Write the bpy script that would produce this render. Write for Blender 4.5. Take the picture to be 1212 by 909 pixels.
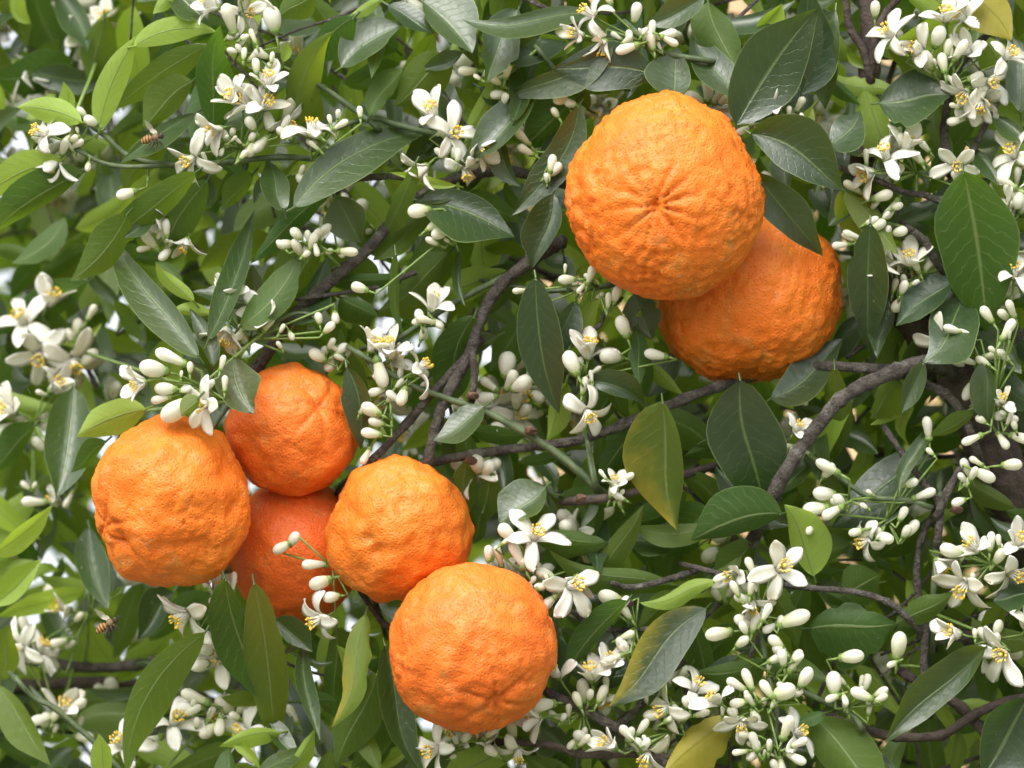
import bpy, bmesh, math, random
import numpy as np
from mathutils import Vector, Matrix, noise

R = math.radians
random.seed(7)
for o in list(bpy.data.objects):
    bpy.data.objects.remove(o, do_unlink=True)
sc = bpy.context.scene
COL = sc.collection

# ------------------------------------------------------------------ camera
# One unit of the survey grid is 0.4 mm at the plane of the oranges, 2 m from the lens.
S = 0.0004
DIST = 5000.0
TILT = R(15)
CAM = Vector((0, 0, 1.6))
FWD = Vector((0, math.cos(TILT), math.sin(TILT)))
RIGHT = Vector((1, 0, 0))
UP = Vector((0, -math.sin(TILT), math.cos(TILT)))
BACK = -FWD
cam_d = bpy.data.cameras.new('camera')
cam = bpy.data.objects.new('camera', cam_d)
COL.objects.link(cam)
cam.matrix_world = Matrix(((RIGHT.x, UP.x, BACK.x, CAM.x), (RIGHT.y, UP.y, BACK.y, CAM.y),
                           (RIGHT.z, UP.z, BACK.z, CAM.z), (0, 0, 0, 1)))
cam_d.sensor_width = 36
cam_d.lens = 36 * DIST / 1212
cam_d.clip_end = 500
cam_d.dof.use_dof = True
cam_d.dof.focus_distance = DIST * S - 0.03
cam_d.dof.aperture_fstop = 6.0
sc.camera = cam

# ------------------------------------------------------------------ sky, sun, exposure
SUN_EL, SUN_AZ = R(44), R(200)          # azimuth measured clockwise from +Y
world = bpy.data.worlds.new('World')
sc.world = world
world.use_nodes = True
wn = world.node_tree
wn.nodes.clear()
sky = wn.nodes.new('ShaderNodeTexSky')
sky.sky_type = 'NISHITA'
sky.sun_disc = False
sky.sun_elevation = SUN_EL
sky.sun_rotation = SUN_AZ
sky.air_density = 1.0
sky.dust_density = 4.0
hs = wn.nodes.new('ShaderNodeHueSaturation')
hs.inputs['Saturation'].default_value = 0.22
bg = wn.nodes.new('ShaderNodeBackground')
bg.inputs['Strength'].default_value = 0.15
wo = wn.nodes.new('ShaderNodeOutputWorld')
wn.links.new(sky.outputs[0], hs.inputs['Color'])
wn.links.new(hs.outputs[0], bg.inputs[0])
wn.links.new(bg.outputs[0], wo.inputs[0])
sun_d = bpy.data.lights.new('sun', 'SUN')
sun_d.energy = 0.85
sun_d.angle = R(60)
sun_d.color = (1.0, 0.96, 0.9)
sun = bpy.data.objects.new('sun', sun_d)
COL.objects.link(sun)
sdir = Vector((math.sin(SUN_AZ) * math.cos(SUN_EL), math.cos(SUN_AZ) * math.cos(SUN_EL), math.sin(SUN_EL)))
sun.rotation_euler = (-sdir).to_track_quat('-Z', 'Y').to_euler()
sc.view_settings.view_transform = 'Standard'
sc.view_settings.look = 'None'
sc.view_settings.gamma = 1.0
sc.view_settings.exposure = 1.15
sc.render.engine = 'CYCLES'
cy = sc.cycles
cy.max_bounces = 6
cy.diffuse_bounces = 4
cy.glossy_bounces = 2
cy.transmission_bounces = 4
cy.use_light_tree = False
cy.use_adaptive_sampling = True
cy.adaptive_threshold = 0.03
cy.transparent_max_bounces = 4
cy.use_denoising = True
try:
    cy.denoiser = 'OPENIMAGEDENOISE'
    cy.denoising_prefilter = 'ACCURATE'
except Exception:
    pass
cy.caustics_reflective = False
cy.caustics_refractive = False


# ------------------------------------------------------------------ helpers
def P(x, y, z=0.0):
    """survey point (grid units right, down, away) -> world"""
    x, y, z = float(x), float(y), float(z)
    k = (DIST + z) * S
    return CAM + k * (FWD + RIGHT * ((x - 606.0) / DIST) + UP * ((454.5 - y) / DIST))


def dirv(ang, tilt):
    """image angle (0 right, 90 up) and tilt away from facing the lens -> world direction"""
    a, t = R(ang), R(tilt)
    return (RIGHT * math.cos(a) * math.sin(t) + UP * math.sin(a) * math.sin(t) + BACK * math.cos(t)).normalized()


def frame(axis, spin=0.0):
    z = axis.normalized()
    x = Vector((0.31, 0.77, 0.55)).cross(z)
    if x.length < 1e-4:
        x = Vector((1, 0, 0)).cross(z)
    x.normalize()
    y = z.cross(x)
    m = Matrix(((x.x, y.x, z.x), (x.y, y.y, z.y), (x.z, y.z, z.z))).to_4x4()
    return m @ Matrix.Rotation(spin, 4, 'Z')


def new_mesh(name, verts, faces, smooth=True, mats=(), uv=None, attr=None):
    me = bpy.data.meshes.new(name)
    me.from_pydata([tuple(v) for v in verts], [], faces)
    if smooth:
        me.polygons.foreach_set('use_smooth', [True] * len(me.polygons))
    for m in mats:
        me.materials.append(m)
    if uv is not None:
        lay = me.uv_layers.new(name='UVMap')
        idx = np.empty(len(me.loops), dtype=np.int32)
        me.loops.foreach_get('vertex_index', idx)
        lay.data.foreach_set('uv', np.asarray(uv, dtype=np.float32)[idx].ravel())
    if attr is not None:
        a = me.attributes.new('leafdata', 'FLOAT_COLOR', 'POINT')
        a.data.foreach_set('color', np.asarray(attr, dtype=np.float32).ravel())
    me.update()
    return me


def link(name, data, parent=None, mat=None):
    o = bpy.data.objects.new(name, data)
    COL.objects.link(o)
    if parent is not None:
        o.parent = parent
    if mat is not None:
        o.matrix_basis = mat
    return o


def tag(o, label=None, cat=None, group=None, kind=None):
    if label:
        o['label'] = label
    if cat:
        o['category'] = cat
    if group:
        o['group'] = group
    if kind:
        o['kind'] = kind
    return o


def catmull(pts, per=6):
    pts = [np.asarray(p, float) for p in pts]
    if len(pts) < 3:
        return [pts[0] * (1 - t) + pts[1] * t for t in np.linspace(0, 1, per + 1)]
    ext = [2 * pts[0] - pts[1]] + pts + [2 * pts[-1] - pts[-2]]
    out = []
    for i in range(1, len(ext) - 2):
        p0, p1, p2, p3 = ext[i - 1:i + 3]
        for k in range(per):
            t = k / per
            out.append(0.5 * ((2 * p1) + (-p0 + p2) * t + (2 * p0 - 5 * p1 + 4 * p2 - p3) * t * t
                              + (-p0 + 3 * p1 - 3 * p2 + p3) * t ** 3))
    out.append(pts[-1])
    return out


def tube(verts, faces, path, radii, seg=8, bump=0.0, seed=0.0):
    """add a tube along world points to a vert/face list"""
    base = len(verts)
    n = len(path)
    path = [Vector(p) for p in path]
    ref = Vector((0.2, 0.5, 0.84))
    for i, p in enumerate(path):
        d = (path[min(i + 1, n - 1)] - path[max(i - 1, 0)])
        if d.length < 1e-9:
            d = Vector((0, 0, 1))
        d.normalize()
        x = d.cross(ref)
        if x.length < 0.1:
            x = d.cross(Vector((1, 0, 0)))
        x.normalize()
        yv = d.cross(x)
        for k in range(seg):
            a = 2 * math.pi * k / seg
            r = radii[i]
            if bump:
                q = p * (1 / (r * 2.2)) + Vector((math.cos(a), math.sin(a), seed))
                r *= 1 + bump * noise.noise(q) + 0.5 * bump * noise.noise(q * 2.7)
            verts.append(p + (x * math.cos(a) + yv * math.sin(a)) * r)
    for i in range(n - 1):
        for k in range(seg):
            a = base + i * seg + k
            b = base + i * seg + (k + 1) % seg
            faces.append((a, b, b + seg, a + seg))
    faces.append(tuple(base + k for k in range(seg))[::-1])
    faces.append(tuple(base + (n - 1) * seg + k for k in range(seg)))


# ------------------------------------------------------------------ materials
def mat(name):
    m = bpy.data.materials.new(name)
    m.use_nodes = True
    nt = m.node_tree
    nt.nodes.clear()
    out = nt.nodes.new('ShaderNodeOutputMaterial')
    return m, nt, out


def N(nt, typ, **kw):
    n = nt.nodes.new(typ)
    for k, v in kw.items():
        if k in ('operation', 'blend_type', 'data_type', 'feature', 'attribute_name', 'use_clamp', 'distance'):
            setattr(n, k, v)
        else:
            n.inputs[k].default_value = v
    return n


def mathn(nt, op, a, b=None, c=None, clamp=False):
    n = nt.nodes.new('ShaderNodeMath')
    n.operation = op
    n.use_clamp = clamp
    for i, v in enumerate((a, b, c)):
        if v is None:
            continue
        if isinstance(v, (int, float)):
            n.inputs[i].default_value = v
        else:
            nt.links.new(v, n.inputs[i])
    return n.outputs[0]


def mixc(nt, fac, a, b, blend='MIX'):
    n = nt.nodes.new('ShaderNodeMix')
    n.data_type = 'RGBA'
    n.blend_type = blend
    for sock, v in ((n.inputs[0], fac), (n.inputs[6], a), (n.inputs[7], b)):
        if isinstance(v, (int, float)):
            sock.default_value = v
        elif isinstance(v, tuple):
            sock.default_value = (*v, 1)
        else:
            nt.links.new(v, sock)
    return n.outputs[2]


def step(nt, v, lo, hi):
    n = nt.nodes.new('ShaderNodeMapRange')
    n.interpolation_type = 'SMOOTHSTEP'
    nt.links.new(v, n.inputs[0])
    n.inputs[1].default_value = lo
    n.inputs[2].default_value = hi
    return n.outputs[0]


def noise_tex(nt, scale, detail=2.0, vec=None, rough=0.5):
    n = nt.nodes.new('ShaderNodeTexNoise')
    n.inputs['Scale'].default_value = scale
    n.inputs['Detail'].default_value = detail
    n.inputs['Roughness'].default_value = rough
    if vec is not None:
        nt.links.new(vec, n.inputs['Vector'])
    return n.outputs['Fac']


def make_leaf_material(name='citrus_leaf', fine=True):
    m, nt, out = mat(name)
    L = nt.links
    uv = nt.nodes.new('ShaderNodeUVMap')
    sep = nt.nodes.new('ShaderNodeSeparateXYZ')
    L.new(uv.outputs[0], sep.inputs[0])
    u, v = sep.outputs[0], sep.outputs[1]
    at = N(nt, 'ShaderNodeAttribute', attribute_name='leafdata')
    sc3 = nt.nodes.new('ShaderNodeSeparateColor')
    L.new(at.outputs['Color'], sc3.inputs[0])
    rnd, young, yellow = sc3.outputs[0], sc3.outputs[1], sc3.outputs[2]
    geo = nt.nodes.new('ShaderNodeNewGeometry')
    a = mathn(nt, 'ABSOLUTE', mathn(nt, 'MULTIPLY_ADD', u, 2.0, -1.0))
    # mid rib, lateral veins, pale margin
    rib = mathn(nt, 'SUBTRACT', 1.0, step(nt, a, 0.02, 0.07))
    wob = noise_tex(nt, 9.0, 1, uv.outputs[0]) if fine else rnd
    ph = mathn(nt, 'ADD', mathn(nt, 'SUBTRACT', mathn(nt, 'MULTIPLY', v, 62.0), mathn(nt, 'MULTIPLY', a, 13.0)),
               mathn(nt, 'MULTIPLY', wob, 5.0))
    vein = step(nt, mathn(nt, 'SINE', ph), 0.90, 1.0)
    vein = mathn(nt, 'MULTIPLY', vein, mathn(nt, 'SUBTRACT', 1.0, step(nt, a, 0.75, 1.0)))
    margin = step(nt, a, 0.95, 1.0)
    obj_n = nt.nodes.new('ShaderNodeTexCoord').outputs['Object']
    pos = geo.outputs['Position']
    mott = noise_tex(nt, 90.0, 2, pos)
    mott2 = noise_tex(nt, 320.0, 1, pos) if fine else mott
    # upper side
    dark = mixc(nt, rnd, (0.006, 0.026, 0.009), (0.026, 0.056, 0.007))
    dark = mixc(nt, mathn(nt, 'MULTIPLY', mott, 0.6), dark, (0.030, 0.062, 0.012))
    youngc = mixc(nt, rnd, (0.30, 0.46, 0.035), (0.42, 0.56, 0.055))
    up = mixc(nt, young, dark, youngc)
    up = mixc(nt, mathn(nt, 'MULTIPLY', vein, 0.10), up, (0.16, 0.24, 0.07))
    up = mixc(nt, mathn(nt, 'MULTIPLY', rib, 0.42), up, (0.20, 0.30, 0.09))
    # under side
    low = mixc(nt, rnd, (0.040, 0.105, 0.014), (0.105, 0.165, 0.018))
    low = mixc(nt, young, low, (0.34, 0.48, 0.08))
    low = mixc(nt, mathn(nt, 'MULTIPLY', vein, 0.35), low, (0.20, 0.28, 0.10))
    low = mixc(nt, mathn(nt, 'MULTIPLY', rib, 0.8), low, (0.26, 0.34, 0.12))
    col = mixc(nt, geo.outputs['Backfacing'], up, low)
    col = mixc(nt, mathn(nt, 'MULTIPLY', margin, 0.45), col, (0.30, 0.38, 0.16))
    # yellowing patches grow in from the margin and the tip
    ym = mathn(nt, 'ADD', mathn(nt, 'MULTIPLY', mott, 0.45),
               mathn(nt, 'MULTIPLY', mathn(nt, 'ADD', mathn(nt, 'MULTIPLY', u, 0.6), mathn(nt, 'MULTIPLY', v, 0.45)), 0.75))
    thr = mathn(nt, 'SUBTRACT', 1.22, mathn(nt, 'MULTIPLY', yellow, 1.0))
    yk = step(nt, mathn(nt, 'SUBTRACT', ym, thr), -0.16, 0.22)
    yk = mathn(nt, 'MULTIPLY', yk, step(nt, yellow, 0.02, 0.15))
    ycol = mixc(nt, mott2, (0.30, 0.27, 0.025), (0.42, 0.36, 0.04))
    col = mixc(nt, yk, col, ycol)
    # scattered brown and pale flecks
    if fine:
        vo = nt.nodes.new('ShaderNodeTexVoronoi')
        vo.inputs['Scale'].default_value = 95.0
        L.new(pos, vo.inputs['Vector'])
        fleck = mathn(nt, 'SUBTRACT', 1.0, step(nt, vo.outputs['Distance'], 0.03, 0.085))
        pick = step(nt, noise_tex(nt, 45.0, 1, pos), 0.50, 0.58)
        fleck = mathn(nt, 'MULTIPLY', fleck, pick)
        col = mixc(nt, mathn(nt, 'MULTIPLY', fleck, 0.6), col, mixc(nt, mott2, (0.12, 0.07, 0.03), (0.45, 0.45, 0.33)))
    tr = mixc(nt, young, mixc(nt, rnd, (0.16, 0.34, 0.012), (0.40, 0.50, 0.020)), (0.52, 0.72, 0.06))
    tr = mixc(nt, yk, tr, (0.60, 0.50, 0.03))
    dust = step(nt, noise_tex(nt, 34.0, 3, pos, 0.65), 0.45, 0.75)
    col = mixc(nt, mathn(nt, 'MULTIPLY', dust, 0.06), col, (0.22, 0.24, 0.18))
    tr = mixc(nt, mathn(nt, 'MULTIPLY', vein, 0.25), tr, (0.30, 0.45, 0.06))
    tr = mixc(nt, mathn(nt, 'MULTIPLY', rib, 0.5), tr, (0.10, 0.18, 0.02))
    p = nt.nodes.new('ShaderNodeBsdfPrincipled')
    L.new(col, p.inputs['Base Color'])
    rgh = mathn(nt, 'ADD', mathn(nt, 'MULTIPLY_ADD', geo.outputs['Backfacing'], 0.18, 0.30),
                mathn(nt, 'MULTIPLY', mott2, 0.2))
    L.new(rgh, p.inputs['Roughness'])
    p.inputs['Specular IOR Level'].default_value = 0.6
    if fine:
        bump = nt.nodes.new('ShaderNodeBump')
        bump.inputs['Strength'].default_value = 0.5
        bump.inputs['Distance'].default_value = 0.0008
        hgt = mathn(nt, 'ADD', mathn(nt, 'MULTIPLY', vein, -0.2), mathn(nt, 'MULTIPLY', mott2, 0.6))
        hgt = mathn(nt, 'ADD', hgt, mathn(nt, 'MULTIPLY', rib, -0.8))
        L.new(hgt, bump.inputs['Height'])
        L.new(bump.outputs[0], p.inputs['Normal'])
    p.inputs['Coat IOR'].default_value = 1.65
    p.inputs['Coat Roughness'].default_value = 0.38
    L.new(mathn(nt, 'MULTIPLY', mathn(nt, 'SUBTRACT', 1.0, geo.outputs['Backfacing']), 0.5), p.inputs['Coat Weight'])
    if fine:
        L.new(bump.outputs[0], p.inputs['Coat Normal'])
    t = nt.nodes.new('ShaderNodeBsdfTranslucent')
    L.new(tr, t.inputs[0])
    mx = nt.nodes.new('ShaderNodeMixShader')
    L.new(at.outputs['Alpha'], mx.inputs[0])
    L.new(p.outputs[0], mx.inputs[1])
    L.new(t.outputs[0], mx.inputs[2])
    L.new(mx.outputs[0], out.inputs[0])
    return m


def make_petal_material(name, base, tint, bud=False):
    m, nt, out = mat(name)
    L = nt.links
    pos = nt.nodes.new('ShaderNodeNewGeometry').outputs['Position']
    n1 = noise_tex(nt, 150.0, 3, pos)
    oi = nt.nodes.new('ShaderNodeObjectInfo')
    c = mixc(nt, mathn(nt, 'MULTIPLY', oi.outputs['Random'], 0.55), base, tint)
    c = mixc(nt, mathn(nt, 'MULTIPLY', step(nt, n1, 0.60, 0.75), 0.30), c, (0.62, 0.55, 0.40))
    tco = nt.nodes.new('ShaderNodeTexCoord').outputs['Object']
    if bud:
        sz = nt.nodes.new('ShaderNodeSeparateXYZ')
        L.new(tco, sz.inputs[0])
        g = mathn(nt, 'SUBTRACT', 1.0, step(nt, mathn(nt, 'ADD', sz.outputs[2], mathn(nt, 'MULTIPLY', oi.outputs['Random'], -4 * S)), -1 * S, 13 * S))
        c = mixc(nt, mathn(nt, 'MULTIPLY', g, 0.75), c, (0.52, 0.58, 0.26))
        vg = nt.nodes.new('ShaderNodeTexVoronoi')
        vg.inputs['Scale'].default_value = 900.0
        L.new(tco, vg.inputs['Vector'])
        gl = mathn(nt, 'SUBTRACT', 1.0, step(nt, vg.outputs['Distance'], 0.05, 0.3))
        c = mixc(nt, mathn(nt, 'MULTIPLY', gl, 0.3), c, (0.60, 0.62, 0.38))
    else:
        # bruised brown tips on some petals
        sz = nt.nodes.new('ShaderNodeSeparateXYZ')
        L.new(tco, sz.inputs[0])
        tip = mathn(nt, 'MULTIPLY', step(nt, sz.outputs[0], 20 * S, 34 * S), step(nt, oi.outputs['Random'], 0.72, 0.95))
        c = mixc(nt, mathn(nt, 'MULTIPLY', tip, 0.5), c, (0.58, 0.46, 0.27))
    p = nt.nodes.new('ShaderNodeBsdfPrincipled')
    L.new(c, p.inputs['Base Color'])
    p.inputs['Roughness'].default_value = 0.5
    p.inputs['Specular IOR Level'].default_value = 0.4
    bump = nt.nodes.new('ShaderNodeBump')
    bump.inputs['Strength'].default_value = 0.25
    bump.inputs['Distance'].default_value = 0.0004
    L.new(noise_tex(nt, 900.0, 2, pos), bump.inputs['Height'])
    L.new(bump.outputs[0], p.inputs['Normal'])
    t = nt.nodes.new('ShaderNodeBsdfTranslucent')
    t.inputs[0].default_value = (0.85, 0.84, 0.70, 1)
    mx = nt.nodes.new('ShaderNodeMixShader')
    mx.inputs[0].default_value = 0.36
    L.new(p.outputs[0], mx.inputs[1])
    L.new(t.outputs[0], mx.inputs[2])
    L.new(mx.outputs[0], out.inputs[0])
    return m


def simple_material(name, c1, c2, scale, rough=0.6, bump_s=0.4, bump_d=0.0005, detail=4):
    m, nt, out = mat(name)
    L = nt.links
    pos = nt.nodes.new('ShaderNodeNewGeometry').outputs['Position']
    n1 = noise_tex(nt, scale, detail, pos, 0.6)
    c = mixc(nt, step(nt, n1, 0.3, 0.7), c1, c2)
    p = nt.nodes.new('ShaderNodeBsdfPrincipled')
    L.new(c, p.inputs['Base Color'])
    p.inputs['Roughness'].default_value = rough
    bump = nt.nodes.new('ShaderNodeBump')
    bump.inputs['Strength'].default_value = bump_s
    bump.inputs['Distance'].default_value = bump_d
    L.new(noise_tex(nt, scale * 3, 4, pos, 0.65), bump.inputs['Height'])
    L.new(bump.outputs[0], p.inputs['Normal'])
    L.new(p.outputs[0], out.inputs[0])
    return m


def make_peel_material(name, c1, c2, c3):
    m, nt, out = mat(name)
    L = nt.links
    pos = nt.nodes.new('ShaderNodeTexCoord').outputs['Object']
    big = noise_tex(nt, 28.0, 3, pos)
    mid = noise_tex(nt, 110.0, 4, pos)
    c = mixc(nt, step(nt, big, 0.35, 0.68), c1, c2)
    c = mixc(nt, mathn(nt, 'MULTIPLY', step(nt, mid, 0.48, 0.75), 0.55), c, c3)
    # grey brown scuffs
    sc_ = mathn(nt, 'MULTIPLY', step(nt, noise_tex(nt, 60.0, 5, pos, 0.72), 0.55, 0.69), 0.30)
    c = mixc(nt, sc_, c, (0.46, 0.30, 0.12))
    vo = nt.nodes.new('ShaderNodeTexVoronoi')
    vo.inputs['Scale'].default_value = 680.0
    L.new(pos, vo.inputs['Vector'])
    pit = mathn(nt, 'SUBTRACT', 1.0, step(nt, vo.outputs['Distance'], 0.0, 0.55))
    c = mixc(nt, mathn(nt, 'MULTIPLY', pit, 0.22), c, (0.62, 0.11, 0.004))
    spk = nt.nodes.new('ShaderNodeTexVoronoi')
    spk.inputs['Scale'].default_value = 130.0
    L.new(pos, spk.inputs['Vector'])
    sp = mathn(nt, 'MULTIPLY', mathn(nt, 'SUBTRACT', 1.0, step(nt, spk.outputs['Distance'], 0.04, 0.10)),
               step(nt, noise_tex(nt, 60.0, 1, pos), 0.52, 0.58))
    c = mixc(nt, mathn(nt, 'MULTIPLY', sp, 0.7), c, (0.45, 0.36, 0.28))
    p = nt.nodes.new('ShaderNodeBsdfPrincipled')
    L.new(c, p.inputs['Base Color'])
    p.inputs['Roughness'].default_value = 0.5
    p.inputs['Specular IOR Level'].default_value = 0.34
    p.inputs['Subsurface Weight'].default_value = 0.12
    p.inputs['Subsurface Radius'].default_value = (1.0, 0.35, 0.05)
    p.inputs['Subsurface Scale'].default_value = 0.003
    bump = nt.nodes.new('ShaderNodeBump')
    bump.inputs['Strength'].default_value = 0.42
    bump.inputs['Distance'].default_value = 0.0009
    h = mathn(nt, 'ADD', mathn(nt, 'MULTIPLY', pit, -1.0), mathn(nt, 'MULTIPLY', noise_tex(nt, 300.0, 3, pos, 0.6), 0.7))
    L.new(h, bump.inputs['Height'])
    L.new(bump.outputs[0], p.inputs['Normal'])
    L.new(p.outputs[0], out.inputs[0])
    return m


M_LEAF = make_leaf_material()
M_LEAF_IN = make_leaf_material('inner_leaf', False)
M_PETAL = make_petal_material('white_petal', (0.86, 0.86, 0.82), (0.82, 0.80, 0.68))
M_BUD = make_petal_material('cream_bud', (0.82, 0.82, 0.74), (0.77, 0.72, 0.55), True)
M_INBUD = make_petal_material('inner_bud', (0.82, 0.82, 0.74), (0.77, 0.72, 0.55))
M_GREEN = simple_material('green_stalk', (0.12, 0.20, 0.04), (0.20, 0.28, 0.07), 300, 0.5)
M_TWIG = simple_material('green_twig', (0.045, 0.075, 0.028), (0.10, 0.13, 0.06), 160, 0.6, 0.5)
M_BARK = simple_material('grey_bark', (0.040, 0.031, 0.025), (0.13, 0.112, 0.098), 190, 0.85, 1.0, 0.004, 6)
nt = M_BARK.node_tree
_p = [n for n in nt.nodes if n.type == 'BSDF_PRINCIPLED'][0]
_src = _p.inputs['Base Color'].links[0].from_socket
_pos = nt.nodes.new('ShaderNodeNewGeometry').outputs['Position']
_c = mixc(nt, mathn(nt, 'MULTIPLY', step(nt, noise_tex(nt, 75.0, 4, _pos, .7), 0.57, .67), .45), _src, (0.30, 0.31, 0.26))
_c = mixc(nt, mathn(nt, 'MULTIPLY', step(nt, noise_tex(nt, 420.0, 3, _pos, .7), .58, .70), .7), _c, (0.022, 0.016, 0.013))
nt.links.new(_c, _p.inputs['Base Color'])
M_TRUNK = simple_material('dark_bark', (0.025, 0.016, 0.013), (0.085, 0.062, 0.05), 110, 0.85, 1.0, 0.002, 6)
M_ANTHER = simple_material('yellow_anther', (0.72, 0.46, 0.04), (0.80, 0.58, 0.09), 900, 0.6)
M_PISTIL = simple_material('pistil', (0.55, 0.55, 0.15), (0.72, 0.55, 0.10), 700, 0.5)
M_DRY = simple_material('dry_calyx', (0.06, 0.03, 0.02), (0.15, 0.08, 0.05), 300, 0.9, 0.8)

# ------------------------------------------------------------------ ground and house
M_SOIL = simple_material('soil', (0.17, 0.18, 0.11), (0.25, 0.25, 0.17), 3.0, 0.95, 0.6, 0.02)
gv, gf = [], []
G = 40
for j in range(G + 1):
    for i in range(G + 1):
        x = (i / G - 0.5)
        y = (j / G - 0.5)
        x, y = x * abs(x) * 1200, y * abs(y) * 1200
        gv.append((x, y, 0.05 * noise.noise(Vector((x * .6, y * .6, 0)))))
for j in range(G):
    for i in range(G):
        a = j * (G + 1) + i
        gf.append((a, a + 1, a + G + 2, a + G + 1))
tag(link('ground', new_mesh('ground', gv, gf, mats=(M_SOIL,))), kind='structure')

M_WALL = simple_material('ochre_plaster', (0.50, 0.31, 0.17), (0.60, 0.40, 0.24), 1.2, 0.9, 0.4, 0.004)
M_ROOF = simple_material('clay_tile', (0.30, 0.12, 0.07), (0.42, 0.19, 0.10), 4.0, 0.85, 0.5, 0.01)
M_WOOD = simple_material('painted_wood', (0.07, 0.14, 0.09), (0.10, 0.18, 0.12), 6.0, 0.6, 0.3, 0.002)
M_PANE = simple_material('window_pane', (0.03, 0.04, 0.045), (0.05, 0.06, 0.065), 2.0, 0.08, 0.05, 0.001)


def box_mesh(name, lo, hi, m, bev=0.0):
    bm = bmesh.new()
    bmesh.ops.create_cube(bm, size=1)
    for v in bm.verts:
        v.co = Vector([(lo[k] + hi[k]) / 2 + v.co[k] * (hi[k] - lo[k]) for k in range(3)])
    if bev:
        bmesh.ops.bevel(bm, geom=bm.edges[:], offset=bev, segments=2, affect='EDGES')
    me = bpy.data.meshes.new(name)
    bm.to_mesh(me)
    bm.free()
    me.materials.append(m)
    return me


house = link('house', None, mat=Matrix.Translation((6.0, 13.0, 0)))
tag(house, 'ochre plastered house wall glimpsed in gaps between the branches', 'house')
link('wall', box_mesh('wall', (-5.9, 0, -0.1), (6.0, 7.0, 7.4), M_WALL, 0.02), house)
link('cornice', box_mesh('cornice', (-6.05, -0.15, 7.403), (6.15, 7.15, 7.6), M_WALL, 0.03), house)
rv = [(-6.3, -0.4, 7.603), (6.4, -0.4, 7.603), (6.4, 7.4, 7.603), (-6.3, 7.4, 7.603), (-6.3, 3.5, 9.4), (6.4, 3.5, 9.4)]
link('roof', new_mesh('roof', rv, [(0, 1, 5, 4), (2, 3, 4, 5), (0, 4, 3), (1, 2, 5), (3, 2, 1, 0)], False, (M_ROOF,)), house)
for wx in (-2.9, 1.0, 4.4):
    for wz in (0.9, 5.2):
        w = link('window', box_mesh('window', (wx - .62, -0.06, wz), (wx + .62, 0.02, wz + 1.7), M_WOOD, 0.01), house)
        link('pane', box_mesh('pane', (wx - .5, -0.075, wz + .1), (wx - .03, -0.05, wz + 1.6), M_PANE), w)
        link('pane', box_mesh('pane', (wx + .03, -0.075, wz + .1), (wx + .5, -0.05, wz + 1.6), M_PANE), w)

# ------------------------------------------------------------------ the tree: limbs
tree = link('orange_tree', None, mat=Matrix.Translation(Vector((P(1330, 900, 150).x, P(1330, 900, 150).y, 0))))
tag(tree, 'orange tree with glossy leaves and grey brown branches behind the fruit', 'tree')
T_INV = tree.matrix_basis.inverted()
BRANCH_PTS = []


def branch(name, pts, r0, r1, z=0.0, m=None, seg=10, per=6, bump=0.22, parent=tree):
    """pts: (x, y[, z offset]) in survey units"""
    pp = [(p[0], p[1], z + (p[2] if len(p) > 2 else 0)) for p in pts]
    # both ends run on into the crown
    a, b = pp[0], pp[1]
    e, d = pp[-1], pp[-2]
    pp = [(a[0] + (a[0] - b[0]) * .5, a[1] + (a[1] - b[1]) * .5, a[2] + 55)] + pp \
        + [(e[0] + (e[0] - d[0]) * .5, e[1] + (e[1] - d[1]) * .5, e[2] + 55)]
    path = catmull(pp, per)
    n = len(path)
    W = [P(*q) for q in path]
    for q in path:
        BRANCH_PTS.append(q)
    rad = []
    for i in range(n):
        t = i / (n - 1)
        r = (r0 + (r1 - r0) * t)
        r *= 1 + 0.10 * noise.noise(Vector((i * 0.55, r0 * 3.1, pts[0][0] * .01)))
        if i % per == 0 and 0 < i < n - 1 and r0 > 2.5:
            r *= 1.16                                    # nodes
        e = min(i, n - 1 - i)
        r *= (0.45, 0.8, 1.0)[min(e, 2)]
        rad.append(r * S * (0.86 if r0 > 4.2 else 1.0))
    V, F = [], []
    tube(V, F, [T_INV @ w for w in W], rad, seg, bump, pts[0][0] * 0.1)
    return link(name, new_mesh(name, V, F, mats=(m or M_BARK,)), parent)


# trunk from the ground up into the frame
V, F = [], []
tp = [tree.matrix_basis @ Vector((0.02, 0.02, -0.05)), tree.matrix_basis @ Vector((-0.01, 0.0, 0.6)),
      tree.matrix_basis @ Vector((0.03, 0.02, 1.2)), P(1345, 1000, 140), P(1275, 740, 130), P(1215, 622, 95),
      P(1180, 545, 80), P(1140, 460, 70), P(1100, 405, 70), P(1055, 340, 70), P(1030, 260, 60), P(1020, 190, 55),
      P(1027, 110, 55), P(1030, 40, 60), P(1022, -40, 70), P(1005, -200, 90)]
tq = catmull([tuple(p) for p in tp], 8)
tr = np.interp(np.linspace(0, 1, len(tq)), [0, .12, .2, .3, .4, .52, .6, .75, 1], [.065, .05, .042, .016, .0125, .0098, .0075, .0056, .004])
tube(V, F, [T_INV @ Vector(q) for q in tq], list(tr), 14, 0.25, 3.0)
link('trunk', new_mesh('trunk', V, F, mats=(M_TRUNK,)), tree)

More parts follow.
